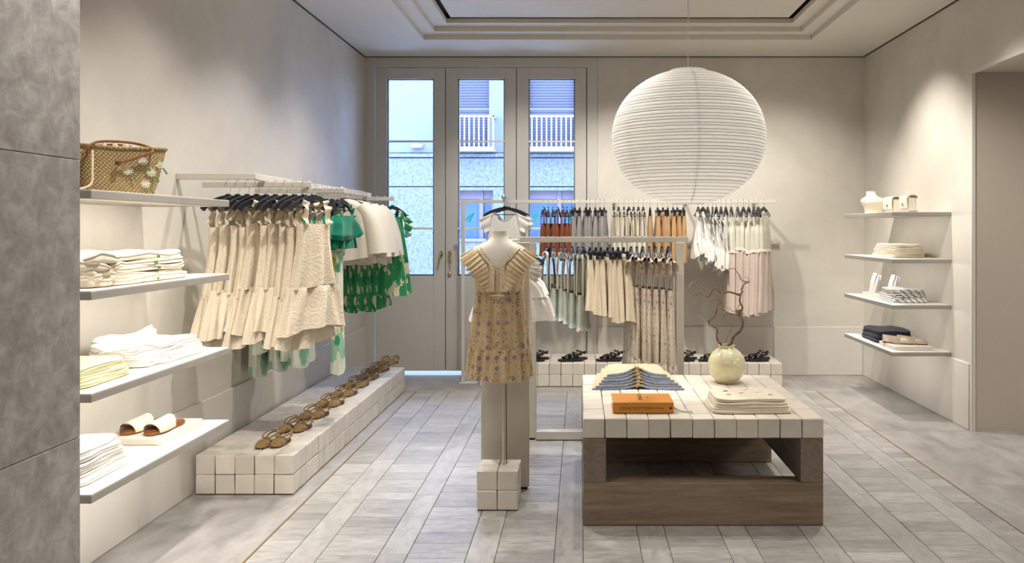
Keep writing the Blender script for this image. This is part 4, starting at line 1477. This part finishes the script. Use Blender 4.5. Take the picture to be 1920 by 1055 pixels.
def stack(cx, cy, z, lx, ly, ts, m, label, cat, group, name='folded_garment', rz=0, e=.28, shrink=.012, decor=None, wav=.004, top='topmost'):
    """a pile of separately folded garments"""
    n = len(ts)
    out = []
    for i, t in enumerate(ts):
        SEED[0] += 1
        r2 = random.Random(SEED[0])
        g = G().slab(lx - shrink * i + r2.uniform(-.006, .006), ly - shrink * i + r2.uniform(-.006, .006), t * .93, SEED[0], wav, .014, e)
        where = 'topmost' if i == n - 1 else ('lowest' if i == 0 else ORD[i] + ' from the bottom')
        o = part(name, g, m[i % len(m)] if isinstance(m, list) else m, None, ang=60)
        tag(o, label + ', ' + where, cat, group)
        o.location = (cx + r2.uniform(-.004, .004), cy + r2.uniform(-.004, .004), z)
        o.rotation_euler = (0, 0, R(rz + r2.uniform(-1.5, 1.5)))
        z += t
        out.append(o)
    return out, z


def frill(parent, pts, w, m, name='frill', seed=0, waves=9, amp=.01):
    p = np.array(pts, float)
    o = p + np.array([0, -w, .004])
    return part(name, G().ruffle(p, o, waves, amp, (0, -.2, 1), 90, 5, seed), m, parent)


sh_, _ = stack(-1.80, 3.10, SH[1] + .001, .30, .60, [.021, .021, .021, .022, .026], M['knit'], 'cream knitted garment folded on the second left shelf', 'folded knitwear', 'cream knits on the left shelf', 'folded_knit', e=.26, wav=.009)
for i, o in enumerate(sh_):
    q = part('gathered_end', G().slab(.30, .20, .022, 40 + i, .013, .02, .5), M['knit'], o, ang=70)
    q.location = (-.005 + .004 * i, -.30, .001 - .001 * i)
    part('flower_motif', G().slab(.010, .014, .009, i, 0, .0, .8, 20), M['leaf'], o).location = (.146, .02 + .01 * (i % 3), .005)
stack(-1.80, 2.83, SH[2] + .001, .27, .34, [.013, .013, .013, .013, .015], M['yellow'], 'pale yellow garment folded on the third left shelf', 'folded knitwear', 'pale yellow garments on the left shelf', 'folded_knit')
sw, _ = stack(-1.80, 3.38, SH[2] + .001, .28, .40, [.014, .014, .014, .014, .016], M['whitefold'], 'white frilled blouse folded on the third left shelf', 'folded blouse', 'white blouses on the left shelf', 'folded_blouse', wav=.005)
for i, o in enumerate(sw):
    q = part('frill', G().slab(.27 - .02 * i, .26, .016, 70 + i, .012, .01, .55), M['whitefold'], o, ang=70)
    q.location = (-.01, -.17, .001)
    if i == 4:
        q = part('sleeve', G().slab(.10, .30, .026, 80, .014, .02, .6), M['whitefold'], o, ang=70)
        q.location = (-.07, -.09, .014)
        q.rotation_euler = (R(3), 0, R(-14))
ss, zt_ = stack(-1.81, 2.84, SH[3] + .001, .27, .34, [.017, .017, .017, .017, .017, .019], M['whitefold'], 'white garment folded on the lowest left shelf', 'folded garment', 'white garments on the lowest left shelf', 'folded_garment')
bow = part('bow', G().ribbon(smooth([(-.05, .01, .024), (-.02, .02, .03), (0, 0, .026), (-.01, -.03, .026)], 14), (.4, 1, 0), .012, .003).ribbon(smooth([(.05, -.012, .024), (.02, .01, .03), (0, 0, .026), (.02, -.03, .026)], 14), (.4, 1, 0), .012, .003), M['knit'], ss[-1], label='cream bow')
bow.location = (-.02, -.02, 0)
for i, o in enumerate(ss):
    q = part('frill', G().ruffle([(-.06, 0, .006), (.02, 0, .01), (.11, 0, .006)], [(-.07, -.03, .004), (.02, -.035, .012), (.11, -.03, .004)], 7, .007, (0, -.3, 1), 60, 4, i), M['knit'], o)
    q.location = (0, -.155, .002)


def board(name, label, x0, x1, y0, y1, z, h):
    o = part(name, G().box(x0, x1, y0, y1, 0, h, .002), M['riser'])
    o.location = (0, 0, z + .0008)
    return tag(o, label, 'display riser')


board('display_riser', 'flat cream riser board under the woven slides on the lowest left shelf', -1.93, -1.68, 3.21, 3.56, SH[3], .026)


def outline(L, w, n=40, k=.12):
    """sole outline, toe at -Y, heel at +Y"""
    pts = []
    for t in np.linspace(0, 2 * math.pi, n + 1)[:-1]:
        y = -math.cos(t) * L / 2
        u = (y / L + .5)
        ww = w * (.5 - .11 * math.exp(-((u - .58) / .2) ** 2) - .07 * max(0, u - .7) / .3)
        pts.append((ww * math.copysign(abs(math.sin(t)) ** .72, math.sin(t)), y))
    return pts


def sole(L, w, t, z=0):
    o = outline(L, w)
    return G().loft([[(x * .96, y * .985, z) for x, y in o], [(x, y, z + t * .3) for x, y in o], [(x, y, z + t * .8) for x, y in o], [(x * .96, y * .985, z + t) for x, y in o]], True, True)


def cap(L, w, t, h, y0, y1, full=False, n=14, wav=0):
    """arched band over the sole from y0 to y1 (toe at -Y)"""
    rows = []
    m = 14
    for i in range(m + 1):
        u = i / m
        y = y0 + (y1 - y0) * u
        q = (y / L + .5)
        half = w * (.5 - .11 * math.exp(-((q - .58) / .2) ** 2)) * max(.05, (1 - (2 * q - 1) ** 4)) ** .5 * 1.03
        hh = h * (min(1, (u * 2.2 + .02)) ** .55 if full else .75 + .25 * u)
        rows.append([(half * math.cos(a), y + wav * math.sin(a) * (1 if u > .5 else -.6), t + hh * math.sin(a) ** .8) for a in np.linspace(math.pi, 0, n + 1)])
    vs = [p for r_ in rows for p in r_]
    k = n + 1
    fs = [(i * k + j, i * k + j + 1, (i + 1) * k + j + 1, (i + 1) * k + j) for i in range(m) for j in range(n)]
    g = G().add(vs, fs)
    vs2 = [(x * .94, y, t + (z - t) * .9) for x, y, z in vs]
    return g.add(vs2, [f[::-1] for f in fs])


# woven slides on the riser
sl = ('woven_slide', [('sole', sole(.25, .088, .015).mesh('sole', M['leather'])), ('footbed', sole(.236, .078, .003, .0155).mesh('footbed', M['leather'])),
                      ('woven_strap', cap(.25, .09, .008, .052, -.095, .02, wav=.012).mesh('woven_strap', M['crochet']))])
for k, (x, y, a) in enumerate(((-1.845, 3.375, -8), (-1.745, 3.365, -5))):
    place(sl, (x, y, SH[3] + .0275), R(a), 'tan leather slide with a cream crochet band, ' + ('nearer the wall' if k == 0 else 'nearer the shelf front'), 'sandal', 'woven slides on the riser', .97)

# straw sandals along the left plinth
st = [('sole', sole(.165, .064, .010).mesh('sole', M['darkleather'])), ('upper', cap(.168, .068, .004, .034, -.083, .012, True).mesh('upper', M['raffia']))]
heel = smooth([(-.030, .005, .02), (-.031, .045, .03), (-.027, .072, .044), (0, .084, .052), (.027, .072, .044), (.031, .045, .03), (.030, .005, .02)], 30)
st.append(('heel_strap', G().ribbon(heel, (0, 0, 1), .008, .004).mesh('heel_strap', M['raffia'])))
ank = [(.034 * math.cos(t) * (1.0), .03 + .045 * math.sin(t), .052 + .012 * math.sin(t)) for t in np.linspace(0, 2 * math.pi, 29)[:-1]]
st.append(('ankle_strap', G().tube(ank, .0036, 6, closed=True).mesh('ankle_strap', M['raffia'])))
st.append(('knot', G().tube(smooth([(.028, .0, .042), (.040, .004, .052), (.048, -.004, .056), (.042, .012, .048), (.055, .014, .046)], 16), .004, 6).mesh('knot', M['raffia'])))
sandal = ('straw_sandal', st)
for i in range(9):
    rr = random.Random(50 + i)
    y = 4.27 + .315 * i
    for s in (0, 1):
        place(sandal, (-1.672 + .072 * s + rr.uniform(-.006, .006), y + .02 * s + rr.uniform(-.008, .008), .2065), R(-14 + rr.uniform(-5, 5)),
              'braided straw sandal, %s of the %s pair from the front of the plinth' % (('left', 'right')[s], ORD[i]), 'sandal', 'straw sandals on the long plinth')

# black strappy sandals on the back plinth
bs = [('sole', sole(.225, .078, .016).mesh('sole', M['blackleather']))]
for y0, h, tw in ((-.07, .036, .016), (-.045, .042, -.02), (-.02, .046, .018), (.005, .05, -.018)):
    p = smooth([(-.036, y0 + tw, .012), (-.026, y0 + tw * .5, h * .8), (0, y0, h), (.026, y0 - tw * .5, h * .8), (.036, y0 - tw, .012)], 16)
    bs.append(('strap', G().ribbon(p, (0, 1, .2), .013, .005).mesh('strap', M['blackleather'])))
p = smooth([(-.032, .02, .014), (-.034, .05, .045), (-.026, .085, .06), (0, .10, .064), (.026, .085, .06), (.034, .05, .045), (.032, .02, .014)], 24)
bs.append(('heel_strap', G().ribbon(p, (0, 0, 1), .012, .005).mesh('heel_strap', M['blackleather'])))
bs.append(('ankle_strap', G().tube([(.034 * math.cos(t), .055 + .04 * math.sin(t), .062 - .012 * math.sin(t)) for t in np.linspace(0, 6.283, 25)[:-1]], .005, 6, closed=True).mesh('ankle_strap', M['blackleather'])))
bs.append(('buckle', G().box(-.042, -.036, .045, .06, .05, .064, .001).mesh('buckle', M['chrome'])))
blacks = ('black_sandal', bs)
yb = 6.97
for i, p in enumerate((998, 1070, 1141, 1206, 1278, 1332, 1416)):
    x = (p - CX) * 7.0 / F
    place(blacks, (x, yb, .2065), R(-90 + 4 * (i % 2)), 'black strappy sandal, front one of the %s pair from the left on the back plinth' % ORD[i], 'sandal', 'black sandals on the back plinth')
    place(blacks, (x + .035, yb + .11, .2065), R(-94), 'black strappy sandal, rear one of the %s pair from the left on the back plinth' % ORD[i], 'sandal', 'black sandals on the back plinth')

# ------------------------------------------------------------------ straw baskets


def basket(name, label, cx, cy, z, a0, b0, a1, b1, h, rz, flowers):
    t = thing(name, label, 'basket', (cx, cy, z + .001), rz)
    rings = []
    for i in range(25):
        u = i / 24
        a = a0 + (a1 - a0) * u ** .85
        b = b0 + (b1 - b0) * u ** .85
        bul = .0035 * abs(math.sin(u * math.pi * 11))
        rings.append([((a + bul) * math.copysign(abs(math.cos(q)) ** .8, math.cos(q)), (b + bul) * math.copysign(abs(math.sin(q)) ** .8, math.sin(q)),
                       u * (h + .012 * abs(math.cos(q)))) for q in np.linspace(0, 2 * math.pi, 61)[:-1]])
    inner = [[(x * .95, y * .95, zz) for x, y, zz in r_] for r_ in rings[::-1][:12]]
    part('body', G().loft(rings + inner, True, True), M['straw'], t, ang=70)
    rim = [(x * 1.01, y * 1.01, zz) for x, y, zz in rings[-1]]
    part('rim', G().tube(rim, .006, 8, closed=True), M['straw'], t)
    r2 = random.Random(6)
    part('lining', G().ruffle([(-a1 * .8, -b1 * .55, h - .01), (0, -b1 * .7, h), (a1 * .8, -b1 * .5, h)], [(-a1 * .7, b1 * .5, h + .012), (0, b1 * .4, h + .026), (a1 * .75, b1 * .5, h + .012)], 8, .012, (0, -.2, 1), 90, 8, 3), M['lace'], t)
    for s in (-1, 1):
        yy = s * b1 * 1.02
        p = smooth([(-a1 * .62, yy, h * .80), (-a1 * .60, yy * 1.1, h * 1.0), (-a1 * .35, yy * .8, h * 1.14), (a1 * .2, yy * .55, h * 1.17), (a1 * .55, yy * .8, h * 1.08), (a1 * .60, yy * 1.12, h * .95), (a1 * .30, yy * 1.12, h * .80), (-a1 * .06, yy * 1.1, h * .66)], 44)
        hd = part('handle', G().tube(p, .0048, 8), M['leather'], t, label='brown leather handle')
        part('handle_knot', G().lathe([(.001, -.010), (.010, -.006), (.010, .006), (.001, .010)], 10, tuple(p[-1])), M['darkleather'], hd)
    if flowers:
        for u, hh, sc in ((.30, .52, 1.1), (.55, .74, .9), (.72, .5, 1.0), (.62, .24, 1.0), (.88, .7, .9)):
            x = -a1 * .2 + a1 * 1.15 * u
            aa = (a0 + (a1 - a0) * hh ** .85)
            bb = (b0 + (b1 - b0) * hh ** .85)
            cq = min(.97, abs(x) / aa) ** (1 / .8)
            y = -bb * (math.sqrt(1 - cq * cq)) ** .8 - .006
            g = G()
            for q in range(12):
                an = q * math.pi / 6
                g.tube([(x + .004 * math.cos(an), y, hh * h + .004 * math.sin(an)), (x + .017 * sc * math.cos(an), y - .003, hh * h + .017 * sc * math.sin(an))], .0018, 5)
            fl = part('raffia_flower', g, M['petal'], t, label='white daisy stitched in raffia')
            part('flower_eye', G().lathe([(.0, -.004), (.004, -.002), (.0, .003)], 8, (x, y - .002, hh * h)), M['yellow'], fl)
            part('raffia_leaf', G().ribbon([(x + .012, y, hh * h - .014), (x + .02, y - .002, hh * h - .026), (x + .026, y, hh * h - .036)], (1, 0, .5), .006, .002), M['leaf'], t)
    return t


basket('straw_basket', 'woven straw basket with stitched daisies and brown leather handles on the top left shelf', -1.760, 3.03, SH[0], .125, .085, .168, .115, .165, R(38), True)
basket('straw_basket', 'smaller straw basket half hidden by the pier beside the daisy basket', -1.865, 2.80, SH[0], .075, .055, .10, .075, .135, R(40), False)
g = G().tube(smooth([(-1.735, 2.845, SH[0] + .15), (-1.72, 2.82, SH[0] + .08), (-1.715, 2.80, SH[0] + .025), (-1.74, 2.74, SH[0] + .006), (-1.80, 2.66, SH[0] + .006)], 24), .004, 8)
tag(part('beige_cord', g, M['tantrim']), 'beige cord trailing from the baskets over the top left shelf', 'cord')

# ------------------------------------------------------------------ right-hand shelves
z = SR[0] + .001
bu = thing('bust_stand', 'cream ceramic necklace bust on the topmost right shelf', 'bust', (2.37, 6.47, z), R(30))
rings = []
for zz, hw, hd, yo, e in ((0, .075, .055, 0, .9), (.03, .078, .056, 0, .9), (.06, .095, .06, -.002, .85), (.085, .118, .064, -.004, .8), (.105, .122, .062, -.002, .75), (.122, .105, .056, .004, .8), (.134, .07, .045, .012, .9), (.145, .045, .038, .018, 1), (.165, .040, .036, .024, 1), (.18, .041, .037, .026, 1)):
    rings.append([(hw * math.copysign(abs(math.cos(t)) ** e, math.cos(t)), yo + hd * math.copysign(abs(math.sin(t)) ** e, math.sin(t)), zz) for t in np.linspace(0, 2 * math.pi, 33)[:-1]])
part('body', G().loft(rings, True, True), M['bust'], bu, ang=60)


def bag(cx, cy, z, label, rz):
    t = thing('shoulder_bag', label, 'bag', (cx, cy, z), rz, 'cream bags on the top right shelf')
    part('body', G().box(-.075, .075, -.032, .032, .003, .105, .012), M['bag'], t, ang=60)
    prof_ = [(-.037, .03), (-.040, .06), (-.040, .10), (-.032, .118), (0, .124), (.030, .118), (.037, .10)]
    fl = part('flap', G().ribbon(smooth([(0, y, z_) for y, z_ in prof_], 24), (1, 0, 0), .152, .006), M['bag'], t)
    part('clasp', G().box(-.012, .012, -.049, -.043, .045, .065, .002), M['brass'], fl)
    for s in (-1, 1):
        part('side_gusset', G().box(s * .0755, s * .0785, -.025, .025, .01, .10, .001), M['bag'], t)
    part('strap', G().tube(smooth([(-.076, 0, .09), (-.09, .0, .05), (-.088, .012, .006), (-.04, .05, .006), (.03, .05, .006), (.082, .02, .02), (.078, 0, .09)], 40), .004, 6), M['bag'], t)


bag(2.41, 6.17, z, 'cream flap bag in the middle of the top right shelf, next to the bust', R(-88))
bag(2.41, 5.87, z, 'cream flap bag nearest the front on the top right shelf', R(-92))
stack(2.43, 6.12, SR[1] + .001, .26, .46, [.019, .019, .019, .019, .02], M['knit'], 'cream garment folded on the second right shelf', 'folded garment', 'cream garments on the right shelf', 'folded_garment', wav=.005)
board('display_riser', 'small cream riser under the white belts on the third right shelf', 2.29, 2.52, 6.10, 6.50, SR[2], .028)
for k, (x, y) in enumerate(((2.36, 6.40), (2.42, 6.18))):
    t = thing('rolled_belt', 'white leather belt end standing upright on the riser, ' + ('farther' if k == 0 else 'nearer') + ' one', 'belt', (x, y, SR[2] + .0295), R(24), 'white belts on the riser')
    part('strap', G().ribbon([(-.022, 0, 0), (-.008, 0, .05), (.010, 0, .10), (.022, 0, .14), (.014, .012, .152), (.004, .02, .12), (-.006, .03, .06), (-.014, .036, .004)], (.25, 1, 0), .052, .006), M['beltwhite'], t)
    bk = part('buckle', G().box(-.005, .003, -.034, .034, .098, .142, .002), M['beltwhite'], t)
    bk.rotation_euler = (0, R(14), 0)
    part('prong', G().tube([(-.016, 0, .12), (-.02, 0, .15)], .002, 6), M['chrome'], bk)
stack(2.41, 5.98, SR[2] + .001, .27, .34, [.018, .018, .018, .018, .02], M['striped'], 'white jersey with thin dark stripes folded on the third right shelf', 'folded jersey', 'striped jerseys on the right shelf', 'folded_jersey', wav=.005)
stack(2.40, 6.28, SR[3] + .001, .28, .42, [.03, .03, .032], M['navy'], 'dark navy denim garment folded on the lowest right shelf', 'folded jeans', 'navy denim on the lowest right shelf', 'folded_jeans', wav=.006)
board('display_riser', 'flat cream riser under the nude flats on the lowest right shelf', 2.26, 2.53, 5.74, 6.05, SR[3], .028)
fl = ('ballet_flat', [('sole', sole(.215, .072, .007).mesh('sole', M['darkleather'])), ('toe', cap(.218, .074, .005, .036, -.108, -.02, True).mesh('toe', M['flat'])),
                      ('heel_counter', G().ribbon(smooth([(-.034, -.025, .022), (-.033, .03, .026), (-.026, .08, .032), (0, .104, .036), (.026, .08, .032), (.033, .03, .026), (.034, -.025, .022)], 28), (0, 0, 1), .042, .004).mesh('heel_counter', M['flat'])),
                      ('footbed', sole(.20, .062, .003, .0075).mesh('footbed', M['tantrim']))])
for k, (x, y) in enumerate(((2.34, 5.90), (2.44, 5.88))):
    place(fl, (x, y, SR[3] + .0305), R(58), 'nude ballet flat on the riser, ' + ('nearer the shelf edge' if k == 0 else 'nearer the wall'), 'shoe', 'nude flats on the riser')

# ------------------------------------------------------------------ things on the table
zt_ = TZ + .0022
# knits with blue trim, centre placket towards the front
z = zt_
for i in range(6):
    r2 = random.Random(300 + i)
    w, d, tk = .50 - .034 * i, .40 - .012 * i, .0125
    t = thing('folded_cardigan', 'beige rib-knit cardigan with blue crochet edge, %s of the stack' % ('lowest' if i == 0 else 'topmost' if i == 5 else ORD[i] + ' from the bottom'),
              'folded cardigan', (.312 + r2.uniform(-.004, .004), 4.515 + .006 * i, z), R(r2.uniform(-1.5, 1.5)), 'blue-edged cardigans on the table')
    bulge = lambda x: (.014 + .0085 * i * .55) * math.exp(-(x / .055) ** 2)
    nx_, ny_ = 40, 14
    vs, fs = [], []
    for lay_ in (0, 1):
        for a in range(nx_ + 1):
            for b in range(ny_ + 1):
                x = -w / 2 + w * a / nx_
                fy = b / ny_
                y = -d / 2 + d * fy + (.012 * math.cos(x * 16)) * (1 - fy)
                ed = min(1, 6 * min(a, nx_ - a) / nx_, 6 * fy + .5, 6 * (1 - fy))
                zz = bulge(x) * (1 - fy) ** 1.5 * .9 + (tk * (.35 + .65 * ed ** .5) if lay_ else 0) + .001 * math.sin(40 * x + i) * (1 if lay_ else 1)
                vs.append((x * (1 - .10 * fy), y, zz))
    k = ny_ + 1
    off = (nx_ + 1) * k
    for a in range(nx_):
        for b in range(ny_):
            q = (a * k + b, (a + 1) * k + b, (a + 1) * k + b + 1, a * k + b + 1)
            fs.append(tuple(x + off for x in q))
            fs.append(q[::-1])
    for a in range(nx_):
        fs.append((a * k, (a + 1) * k, off + (a + 1) * k, off + a * k)[::-1])
        fs.append((a * k + ny_, (a + 1) * k + ny_, off + (a + 1) * k + ny_, off + a * k + ny_))
    for b in range(ny_):
        fs.append((b, b + 1, off + b + 1, off + b))
        fs.append((nx_ * k + b, nx_ * k + b + 1, off + nx_ * k + b + 1, off + nx_ * k + b)[::-1])
    g = G()
    g.add(vs, fs)
    part('knit_body', g, M['knitbeige'], t, ang=60)
    for s in (-1, 1):
        edge = []
        for x in np.linspace(.028, w / 2 - .004, 30):
            edge.append((s * x, -d / 2 + .012 * math.cos(x * 16) - .004, bulge(x) * .9 + tk * .5))
        E = np.array(edge)
        E[:, 2] += .0012 * np.sin(np.arange(30) * 1.9)
        part('crochet_edge', G().tube(smooth(E, 70), .0027, 6).tube(smooth(E + np.array([0, -.004, -.0045]), 70), .0020, 6), M['bluetrim'], t, label='blue and white crochet edge')
    part('placket', G().tube(smooth([(-.006, -d / 2 - .006, bulge(0) * .9 + tk * .5), (.004, -d / 2 + .03, bulge(0) * .8 + tk), (-.004, -d / 2 + .08, bulge(0) * .6 + tk)], 12), .009, 8), M['placket'], t)
    z += .0128

ck, zz = stack(.806, 3.885, zt_, .375, .285, [.0125, .0125, .0125, .0125, .015], M['knit'], 'cream knit with small coloured motifs folded on the display table', 'folded knitwear', 'cream motif knits on the table', 'folded_knit', shrink=.009, e=.22, wav=.003)
r2 = random.Random(8)
for x, y, m in ((-.09, .06, 'navy'), (.02, .09, 'orange'), (-.09, -.02, 'orange'), (-.02, .02, 'yellow'), (.11, -.03, 'bluetrim'), (.06, .03, 'petal'), (-.03, -.06, 'petal')):
    part('motif', G().slab(.024, .011, .002, 1, 0, 0, .7, 16), M[m], ck[-1]).location = (x, y, .0155)

bk = thing('orange_book', 'thick orange cloth-bound fashion book lying at the front of the table', 'book', (.296, 3.86, zt_))
part('cover', G().box(-.143, .143, -.104, .104, .0, .004, .001).box(-.143, .143, -.104, .104, .047, .051, .001).box(-.143, .143, -.105, -.100, .0, .051, .0015), M['orange'], bk)
part('page_block', G().box(-.138, .138, -.100, .099, .004, .047), M['pages'], bk)
by = 3.86 - .105
text('LOUIS VUITTON', .0195, M['ink'], (.296 - .113, by - .0004, zt_ + .0175), (R(90), 0, 0), bk, spacing=1.08)
text('CATWALK', .0105, M['ink'], (.296 + .043, by - .0004, zt_ + .0205), (R(90), 0, 0), bk, spacing=1.15)
part('spine_emblem', G().lathe([(.0, 0), (.006, 0), (.006, .0006), (.0, .0006)], 20), M['ink'], bk).rotation_euler = (R(90), 0, 0)
bpy.data.objects['spine_emblem'].location = (.128, -.1052, .0245)
text('CATWALK', .028, M['ink'], (.296 - .018, 3.86 + .09, zt_ + .0512), (0, 0, R(-90)), bk, spacing=1.1)
text('THE', .010, M['ink'], (.296 + .024, 3.86 + .02, zt_ + .0512), (0, 0, R(-90)), bk)
for k in range(2):
    part('ribbon_marker', G().ribbon(smooth([(.138, -.05 - .02 * k, .025), (.165, -.06 - .02 * k, .008), (.20, -.075 - .016 * k, .0025), (.235, -.07 - .03 * k, .002)], 18), (.3, 1, 0), .004, .001), M['navy'] if k else M['ink'], bk)

VX, VY = .827, 4.52
va = thing('round_vase', 'pale yellow opaline round glass vase with willow branches on the table', 'vase', (VX, VY, zt_))
pr = [(0, 0), (.058, 0), (.062, .003)]
for a in np.linspace(-58, 66, 26):
    pr.append((.106 * math.cos(R(a)), .097 + .106 * math.sin(R(a))))
pr += [(.042, .200), (.046, .206), (.046, .209), (.040, .209), (.038, .200), (.05, .19), (.08, .16), (.09, .11), (.08, .05), (.05, .015), (0, .01)]
part('body', G().lathe(pr, 64), M['vase'], va, ang=60)

wp = lambda px_, py_, dy=0.0: at(px_, py_, VY + dy)
br_ = thing('willow_branch', 'bare twisted willow branches standing in the pale yellow vase', 'branch', (VX, VY, zt_ + .02))


def twig(name, pts, r0, r1, n=60):
    p = smooth(pts, n)
    r2 = np.random.RandomState(len(pts) * 7 + int(pts[0][0] * 100))
    rad = np.linspace(r0, r1, n) * (1 + .12 * r2.randn(n))
    return part(name, G().tube(p, rad, 7), M['willow'], br_, True)


vb = (VX, VY, zt_ + .03)
twig('branch', [vb, wp(1363, 655), wp(1371, 643, .01), wp(1376, 631, .02), wp(1388, 620, .03), wp(1393, 608, .03), wp(1391, 598, .02), wp(1386, 590, .01), wp(1392, 577, 0), wp(1387, 565, -.02), wp(1389, 552, -.03), wp(1392, 546, -.03), wp(1388, 553, -.02)], .0095, .0035, 70)
twig('branch', [vb, wp(1353, 650), wp(1347, 641, -.01), wp(1344, 630, -.02), wp(1345, 617, -.02), wp(1338, 612, -.03), wp(1330, 607, -.04), wp(1330, 601, -.04), wp(1340, 594, -.04), wp(1343, 584, -.03), wp(1346, 576, -.03)], .0068, .0030, 60)
twig('branch', [wp(1386, 590, .01), wp(1376, 589, 0), wp(1366, 587, -.01), wp(1356, 581, -.02), wp(1346, 576, -.03), wp(1350, 568, -.04), wp(1350, 563, -.04), wp(1342, 561, -.05), wp(1339, 563, -.05)], .0052, .0024, 50)
twig('branch', [wp(1388, 553, -.02), wp(1374, 549, -.03), wp(1366, 547, -.05), wp(1353, 549, -.06), wp(1347, 545, -.07), wp(1342, 541, -.07), wp(1335, 546, -.07), wp(1329, 556, -.06), wp(1320, 552, -.06), wp(1312, 548, -.05),
                wp(1303, 553, -.04), wp(1294, 547, -.03), wp(1292, 538, -.02), wp(1298, 530, 0), wp(1309, 526, .01), wp(1315, 517, .02), wp(1321, 507, .03), wp(1331, 502, .03), wp(1333, 493, .04), wp(1343, 488, .05), wp(1342, 478, .05)], .0055, .0020, 110)
twig('branch', [wp(1389, 545, -.03), wp(1396, 532, -.03), wp(1405, 529, -.02), wp(1394, 527, -.01), wp(1388, 522, 0), wp(1386, 515, 0), wp(1380, 508, .01), wp(1377, 503, .02), wp(1365, 505, .03), wp(1353, 503, .04), wp(1337, 510, .05)], .0034, .0014, 60)
twig('twig', [wp(1361, 640), wp(1364, 632, -.02), wp(1370, 620, -.03), wp(1372, 610, -.03), wp(1362, 604, -.04), wp(1355, 600, -.04), wp(1357, 592, -.03), wp(1361, 586, -.02)], .0018, .0010, 40)
twig('twig', [wp(1387, 570, -.01), wp(1381, 580, .02), wp(1374, 584, .03), wp(1368, 577, .04), wp(1362, 578, .05), wp(1358, 571, .05), wp(1361, 568, .05)], .0018, .0009, 40)
twig('twig', [wp(1391, 598, .02), wp(1398, 600, .04), wp(1400, 594, .05), wp(1396, 588, .05)], .0018, .0009, 24)
twig('twig', [wp(1405, 529, -.02), wp(1402, 521, -.01), wp(1396, 519, 0)], .0016, .0009, 16)
